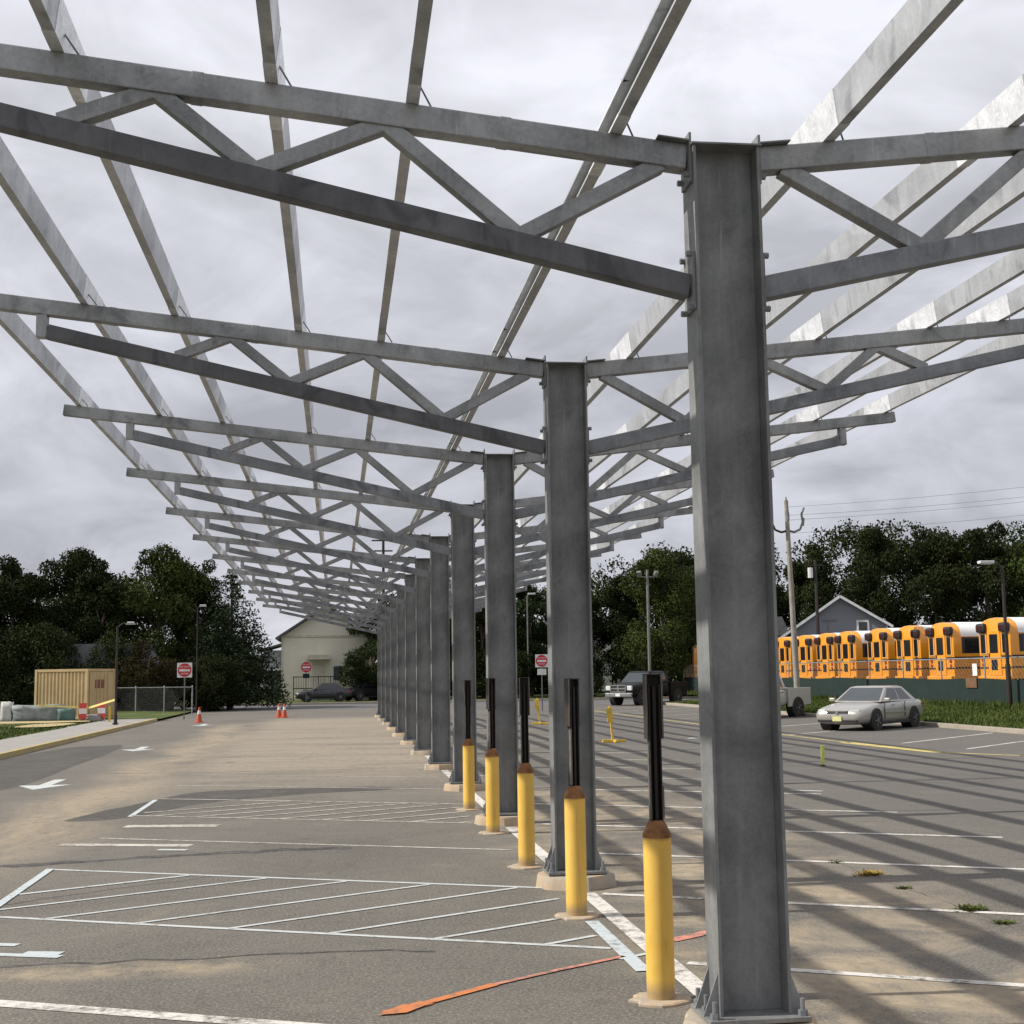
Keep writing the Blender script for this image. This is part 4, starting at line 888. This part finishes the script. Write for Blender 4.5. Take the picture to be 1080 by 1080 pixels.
mb = MB(); mb.bar((1.7, 3, 3.68), (-.3, 3, 2.5), 6.5, .12); mb.bar((1.7, 3, 3.68), (3.7, 3, 2.5), 6.5, .12); mb.build('roof', M_SHING, bs); mb = MB(); mb.box((1.7, -.6, 1.25), (2.6, .1, .5)); mb.box((.5, -.6, .6), (.1, .1, 1.2)); mb.box((2.9, -.6, .6), (.1, .1, 1.2)); mb.build('porch', M_TRIM, bs)
gh = thing('grey_house', 'grey sided house with a broad gable behind the school buses', 'house', (37.3, 107.5, 1.1), R(-18))
mb = MB(); mb.prism([(0, -.3), (7.6, -.3), (7.6, 4.55), (3.9, 6.85), (0, 4.2)], 'y', 0, 10); mb.build('wall', M_GREYS, gh)
mb = MB(); mb.bar((3.9, 4.8, 6.98), (8.0, 4.8, 4.42), 10.6, .16); mb.bar((3.9, 4.8, 6.98), (-1.2, 4.8, 3.53), 10.6, .16); mb.build('roof', M_SHING, gh)
mb = MB(); mb.bar((3.9, -.53, 6.93), (8.0, -.53, 4.37), .05, .2); mb.bar((3.9, -.53, 6.93), (-1.2, -.53, 3.48), .05, .2); mb.box((7.55, -.03, 2.2), (.14, .06, 4.6)); mb.build('gable_trim', M_HEAD, gh)
mb = MB(); mb.box((5.65, -.03, 4.35), (1.0, .06, 1.25)); wf = mb.build('window', M_TRIM, gh); mb = MB(); mb.box((5.65, -.07, 4.35), (.66, .03, .92)); mb.build('pane', M_WINDK, wf)
mb = MB(); mb.box((3.0, -.03, 5.0), (1.2, .05, .14)); mb.box((2.9, -.02, 3.6), (.06, .05, 2.8)); mb.build('attic_vent', M_GREYD, gh)
mb = MB(); mb.box((-2.6, 3.5, 1.9), (4.4, 6, 3.9)); mb.build('side_wing', M_GREYD, gh); mb = MB(); mb.prism([(-5.1, 3.85), (-.2, 3.85), (-.8, 5.4), (-4.5, 5.4)], 'y', .2, 6.8); mb.build('wing_roof', M_SHING, gh)
lh = thing('grey_roofed_house', 'low house with a pale grey roof among the left trees behind the container', 'house', (-17.6, 90, .2)); MB().prism([(0, -.2), (6.5, -.2), (6.5, 2.7), (0, 2.7)], 'y', 0, 6).build('wall', M_BRWALL, lh)
mb = MB(); mb.prism([(-.4, 2.7), (6.2, 2.7), (5.4, 4.2), (.3, 4.2)], 'y', -.3, 6.3); mb.build('roof', mat('pale_shingles', (.16, .16, .17), .9, 0, .2, 2), lh)
wh = thing('white_house', 'small white house glimpsed through the trees behind the dark pickup', 'house', (22.6, 123, .6)); MB().prism([(0, -.2), (2.6, -.2), (2.6, 4.2), (1.3, 5.6), (0, 4.2)], 'y', 0, 5).build('wall', M_TRIM, wh); mb = MB(); mb.bar((1.3, 2.5, 5.68), (-.2, 2.5, 4.06), 5.4, .1); mb.bar((1.3, 2.5, 5.68), (2.8, 2.5, 4.06), 5.4, .1); mb.build('roof', mat('reddish_roof', (.20, .09, .06)), wh)

# ------------------------------------------------------------------ trees
def leaf_mesh(name, centres, radii, n, leaf, m, seed, flat=1.0):
    rg = np.random.RandomState(seed); C_ = np.array(centres); r3 = np.array(radii)
    w = (r3 ** 2); idx = rg.choice(len(C_), n, p=w / w.sum())
    d = rg.normal(size=(n, 3)); d /= np.linalg.norm(d, axis=1)[:, None]; rad = rg.uniform(.25, 1.0, n) ** .45 * (1 + .09 * rg.normal(size=n))
    p = C_[idx] + d * (r3[idx] * rad)[:, None] * np.array([1, 1, flat])
    a = rg.normal(size=(n, 3)) + d * .8; a /= np.linalg.norm(a, axis=1)[:, None]; t = np.cross(a, rg.normal(size=(n, 3))); t /= np.linalg.norm(t, axis=1)[:, None]; b = np.cross(a, t)
    s = leaf * rg.uniform(.6, 1.5, n)[:, None]
    V = np.stack([p - t * s * .6, p + b * s * .35, p + t * s * .7, p - b * s * .35], 1).reshape(-1, 3)
    me = bpy.data.meshes.new(name); me.vertices.add(4 * n); me.vertices.foreach_set('co', V.ravel()); me.loops.add(4 * n); me.loops.foreach_set('vertex_index', np.arange(4 * n)); me.polygons.add(n); me.polygons.foreach_set('loop_start', np.arange(0, 4 * n, 4)); me.update(calc_edges=True); me.materials.append(m)
    return me
def deciduous(seed, H=10., Wd=7., base=.16, m=M_LEAF, n=34000, leaf=.135, nb=18):
    rg = random.Random(seed); cs = []; rs = []
    for i in range(nb * 2):
        z = rg.uniform(base, .93); k_ = math.sin(math.pi * min(1, max(.05, (z - base * .4) / (1.05 - base * .4))) ** .8); a = rg.uniform(0, 6.28); rr_ = Wd / 2 * k_ * rg.uniform(.25, .85)
        cs.append((rr_ * math.cos(a), rr_ * math.sin(a), z * H)); rs.append(rg.uniform(.10, .20) * Wd * (.65 + .5 * k_))
    return leaf_mesh('crown', cs, rs, n, leaf, m, seed, .8), cs
def spruce(seed, H=10., Wd=6.5, m=M_NEEDLE, n=26000):
    rg = random.Random(seed); cs = []; rs = []
    z = .06
    while z < .97:
        rad = Wd / 2 * (1 - z) ** .72; nb = max(3, int(rad * 3.2)); ph = rg.uniform(0, 6)
        for i in range(nb):
            a = ph + i * 2 * math.pi / nb + rg.uniform(-.2, .2)
            for f in (.35, .68, .95): cs.append((rad * f * math.cos(a), rad * f * math.sin(a), (z - f * .02 + rg.uniform(-.01, .01)) * H)); rs.append(.30 + rad * .16)
        z += .05
    cs.append((0, 0, H * .985)); rs.append(.2)
    return leaf_mesh('crown', cs, rs, n, .125, m, seed, .6), []
def trunk_mb(cs, H, r, rg, top=.7):
    mb = MB(); pts_ = [(0, 0, -.3), (rg.uniform(-.1, .1), rg.uniform(-.1, .1), H * .25), (rg.uniform(-.2, .2), rg.uniform(-.2, .2), H * .5), (rg.uniform(-.3, .3), rg.uniform(-.3, .3), H * top)]
    mb.tube(pts_, [r, r * .8, r * .55, r * .2], 8)
    for c in cs[:9]:
        z0 = max(H * .2, c[2] - H * .22); mb.tube([(0, 0, z0), tuple(Vector((0, 0, z0)).lerp(Vector(c), .55) + Vector((0, 0, .1 * H * .3))), c], [r * .35, r * .22, r * .06], 5)
    return mb
KIND = {}
def kind(key, meshcs, H, r, top=.7):
    me, cs = meshcs; mb = trunk_mb(cs, H, r, random.Random(len(KIND)), top); o = mb.build('trunk', M_BARK); tm = o.data; bpy.data.objects.remove(o); KIND[key] = (me, tm, H)
kind('a', deciduous(11), 10, .22); kind('b', deciduous(23, 10, 6.2, .2, M_LEAF, 30000, .135, 14), 10, .2); kind('c', deciduous(37, 10, 7.6, .14, M_LEAF2, 34000, .135, 18), 10, .22); kind('d', deciduous(41, 10, 4.6, .25, M_LEAF, 24000, .135, 11), 10, .18)
kind('e', deciduous(59, 10, 6.8, .22, M_LEAF, 25000, .135, 11), 10, .2); kind('s', spruce(5), 10, .2, .97); kind('br', deciduous(71, 10, 10, .05, M_BROWNLEAF, 15000, .2, 12), 10, .15); kind('sh', deciduous(83, 10, 16, .02, M_LEAF, 20000, .3, 15), 10, .12)
def tree(key, x, y, zg, h, w, label, cat='tree', name='tree', group=None, rz=None):
    me, tm, H = KIND[key]; root = thing(name, label, cat, (x, y, zg), rnd.uniform(0, 6.28) if rz is None else rz, group)
    root.scale = (w, w, h / H)
    for nm, d in (('trunk', tm), ('crown', me)):
        o = bpy.data.objects.new(nm, d); COL.objects.link(o); o.parent = root
    return root
LG = 'trees behind the lawn at left'; RG = 'trees behind the buses at right'; MG = 'trees seen between the columns'
for key, x, y, h, w, lab in (
    ('e', -26.5, 97, 11.2, 1.15, 'dark tree at the very left edge of the wood behind the container'), ('b', -21.8, 95, 10.9, 1.05, 'second tree from the left edge in the wood behind the container'),
    ('a', -18.4, 97, 11.3, .95, 'tree right above the left end of the tan container'), ('d', -15.7, 94, 10.7, 1.05, 'narrow tree above the right end of the tan container'),
    ('c', -12.3, 95, 11.7, 1.0, 'tallest broad green tree in the left wood'), ('e', -9.6, 97, 10.9, .85, 'open crowned tree leaning over the spruce in the left wood')):
    tree(key, x, y, .2, h - .2, w, lab, group=LG)
tree('s', -7.1, 93, .2, 9.2, 1.15, 'dark pointed spruce at the right end of the left wood', name='spruce_tree', group=LG, rz=.4)
for key, x, y, h, w, lab in (('sh', -24.0, 88, 4.6, .5, 'dark shrub at the left edge below the trees'), ('sh', -19.0, 89, 5.2, .42, 'dark shrub behind the left end of the container'), ('br', -11.7, 87, 4.6, .55, 'brownish shrub right of the lamp post behind the chain link fence'), ('sh', -8.2, 89, 3.2, .34, 'dark low shrub under the spruce'), ('sh', -14.6, 90.5, 4.4, .38, 'dark shrub hidden behind the tan container')):
    tree(key, x, y, .2, h, w, lab, 'shrub', 'shrub', LG)
tree('a', 2.75, 109.6, .2, 7.6, .86, 'dark rounded tree covering the right side of the cream house', group=MG)
for key, x, y, h, w, lab in (('b', 8.2, 112, 9.0, 1.0, 'dark tree between the fourth and fifth columns'), ('e', 12.2, 113, 9.6, 1.0, 'dark tree just left of the third column'), ('a', 16.4, 114, 9.7, 1.0, 'dark tree between the second and third columns'),
    ('b', 20.3, 113, 9.9, .95, 'dark tree just right of the second column')): tree(key, x, y, .3, h, w, lab, group=MG)
for key, x, y, h, w, lab in (('c', 25.6, 104, 12.2, .95, 'light green tree behind the floodlight pole'), ('d', 24.0, 112, 10.6, 1.2, 'dark narrow tree behind the light green tree'), ('b', 29.8, 112, 12.8, 1.1, 'tree hidden mostly behind the nearest column'), ('a', 34.2, 118, 13.2, 1.05, 'dark tree right behind the wooden utility pole'),
    ('e', 38.6, 121, 13.8, 1.1, 'dark tree above the left side of the grey house'), ('b', 43.0, 118, 14.0, 1.1, 'dark tree above the right side of the grey house'), ('a', 47.2, 113, 14.6, 1.1, 'tall dark tree right of the grey house'), ('e', 51.5, 111, 15.2, 1.2, 'tall tree left of the right lamp post'),
    ('b', 55.3, 109, 15.0, 1.2, 'tall tree right behind the right lamp post'), ('c', 59.6, 107, 15.2, 1.15, 'tall green tree at the right edge above the buses')): tree(key, x, y, .9, h - .9, w, lab, group=RG)
for key, x, y, h, w, lab in (('sh', 7.0, 109.5, 3.6, .40, 'dark shrub between the far columns'), ('sh', 13.0, 110, 3.8, .45, 'dark shrub behind the round base of the sign between columns'), ('sh', 19.5, 108, 4.2, .42, 'dark shrub behind the hood of the dark pickup'), ('sh', 25.5, 109.5, 5.2, .45, 'dark shrub behind the bed of the dark pickup')): tree(key, x, y, .3, h, w, lab, 'shrub', 'shrub', MG)
# far wood, one mass
cs = []; rs = []; rg = random.Random(9)
for i in range(1400):
    x = rg.uniform(-75, 105); 
    if -9 < x < 3.5: continue
    y = rg.uniform(124, 134); hmax = (11.0 if x < -14.5 else 6.0) if x < 0 else (9.0 if x < 24 else (11.5 if x < 30 else min(15.8, 13.0 + (x - 30) * .13))); cs.append((x, y, rg.uniform(.3, hmax))); rs.append(rg.uniform(1.2, 2.2))
me = leaf_mesh('far_woodland', cs, rs, 280000, .26, M_LEAF, 99, .9); o = bpy.data.objects.new('far_woodland', me); COL.objects.link(o); tag(o, 'dark far wood closing the view behind the nearer trees', 'wood', kind='stuff')
# grass blades on the near verge of the bank and the lawn edge
def blades(name, n, fx, h, label, seed):
    rg = np.random.RandomState(seed); P = fx(rg, n); a = rg.uniform(0, 6.28, n); hh = h * rg.uniform(.4, 1.4, n); t = np.stack([np.cos(a), np.sin(a), 0 * a], 1) * .03; lean = rg.normal(size=(n, 3)) * .35; lean[:, 2] = 1
    V = np.stack([P - t, P + t, P + lean * hh[:, None]], 1).reshape(-1, 3); me = bpy.data.meshes.new(name); me.vertices.add(3 * n); me.vertices.foreach_set('co', V.ravel()); me.loops.add(3 * n); me.loops.foreach_set('vertex_index', np.arange(3 * n)); me.polygons.add(n); me.polygons.foreach_set('loop_start', np.arange(0, 3 * n, 3)); me.update(calc_edges=True); me.materials.append(M_BLADE)
    o = bpy.data.objects.new(name, me); COL.objects.link(o); tag(o, label, 'grass', kind='stuff')
M_BLADE = foliage('grass_blades', (.035, .055, .014), (.095, .115, .034))
def f1(rg, n):
    x = 20.85 + 6.6 * rg.uniform(0, 1, n) ** 1.0; return np.stack([x, rg.uniform(37, 82, n), .11 + (x - 20.8) * .044], 1)
blades('bank_grass', 42000, f1, .13, 'rough green grass on the bank below the bus fence', 1)
def f3(rg, n): return np.stack([rg.uniform(26.5, 27.4, n), 38 + 66 * rg.uniform(0, 1, n) ** 1.3 + rg.normal(size=n) * .2, np.full(n, .34)], 1)
blades('fence_weeds', 7000, f3, .30, 'taller weeds along the foot of the bus fence', 5)
def f2(rg, n): return np.stack([rg.uniform(-20, -10.95, n), rg.uniform(30, 69, n), np.full(n, .15)], 1)
blades('lawn_grass', 26000, f2, .06, 'short green grass on the left lawn', 2)
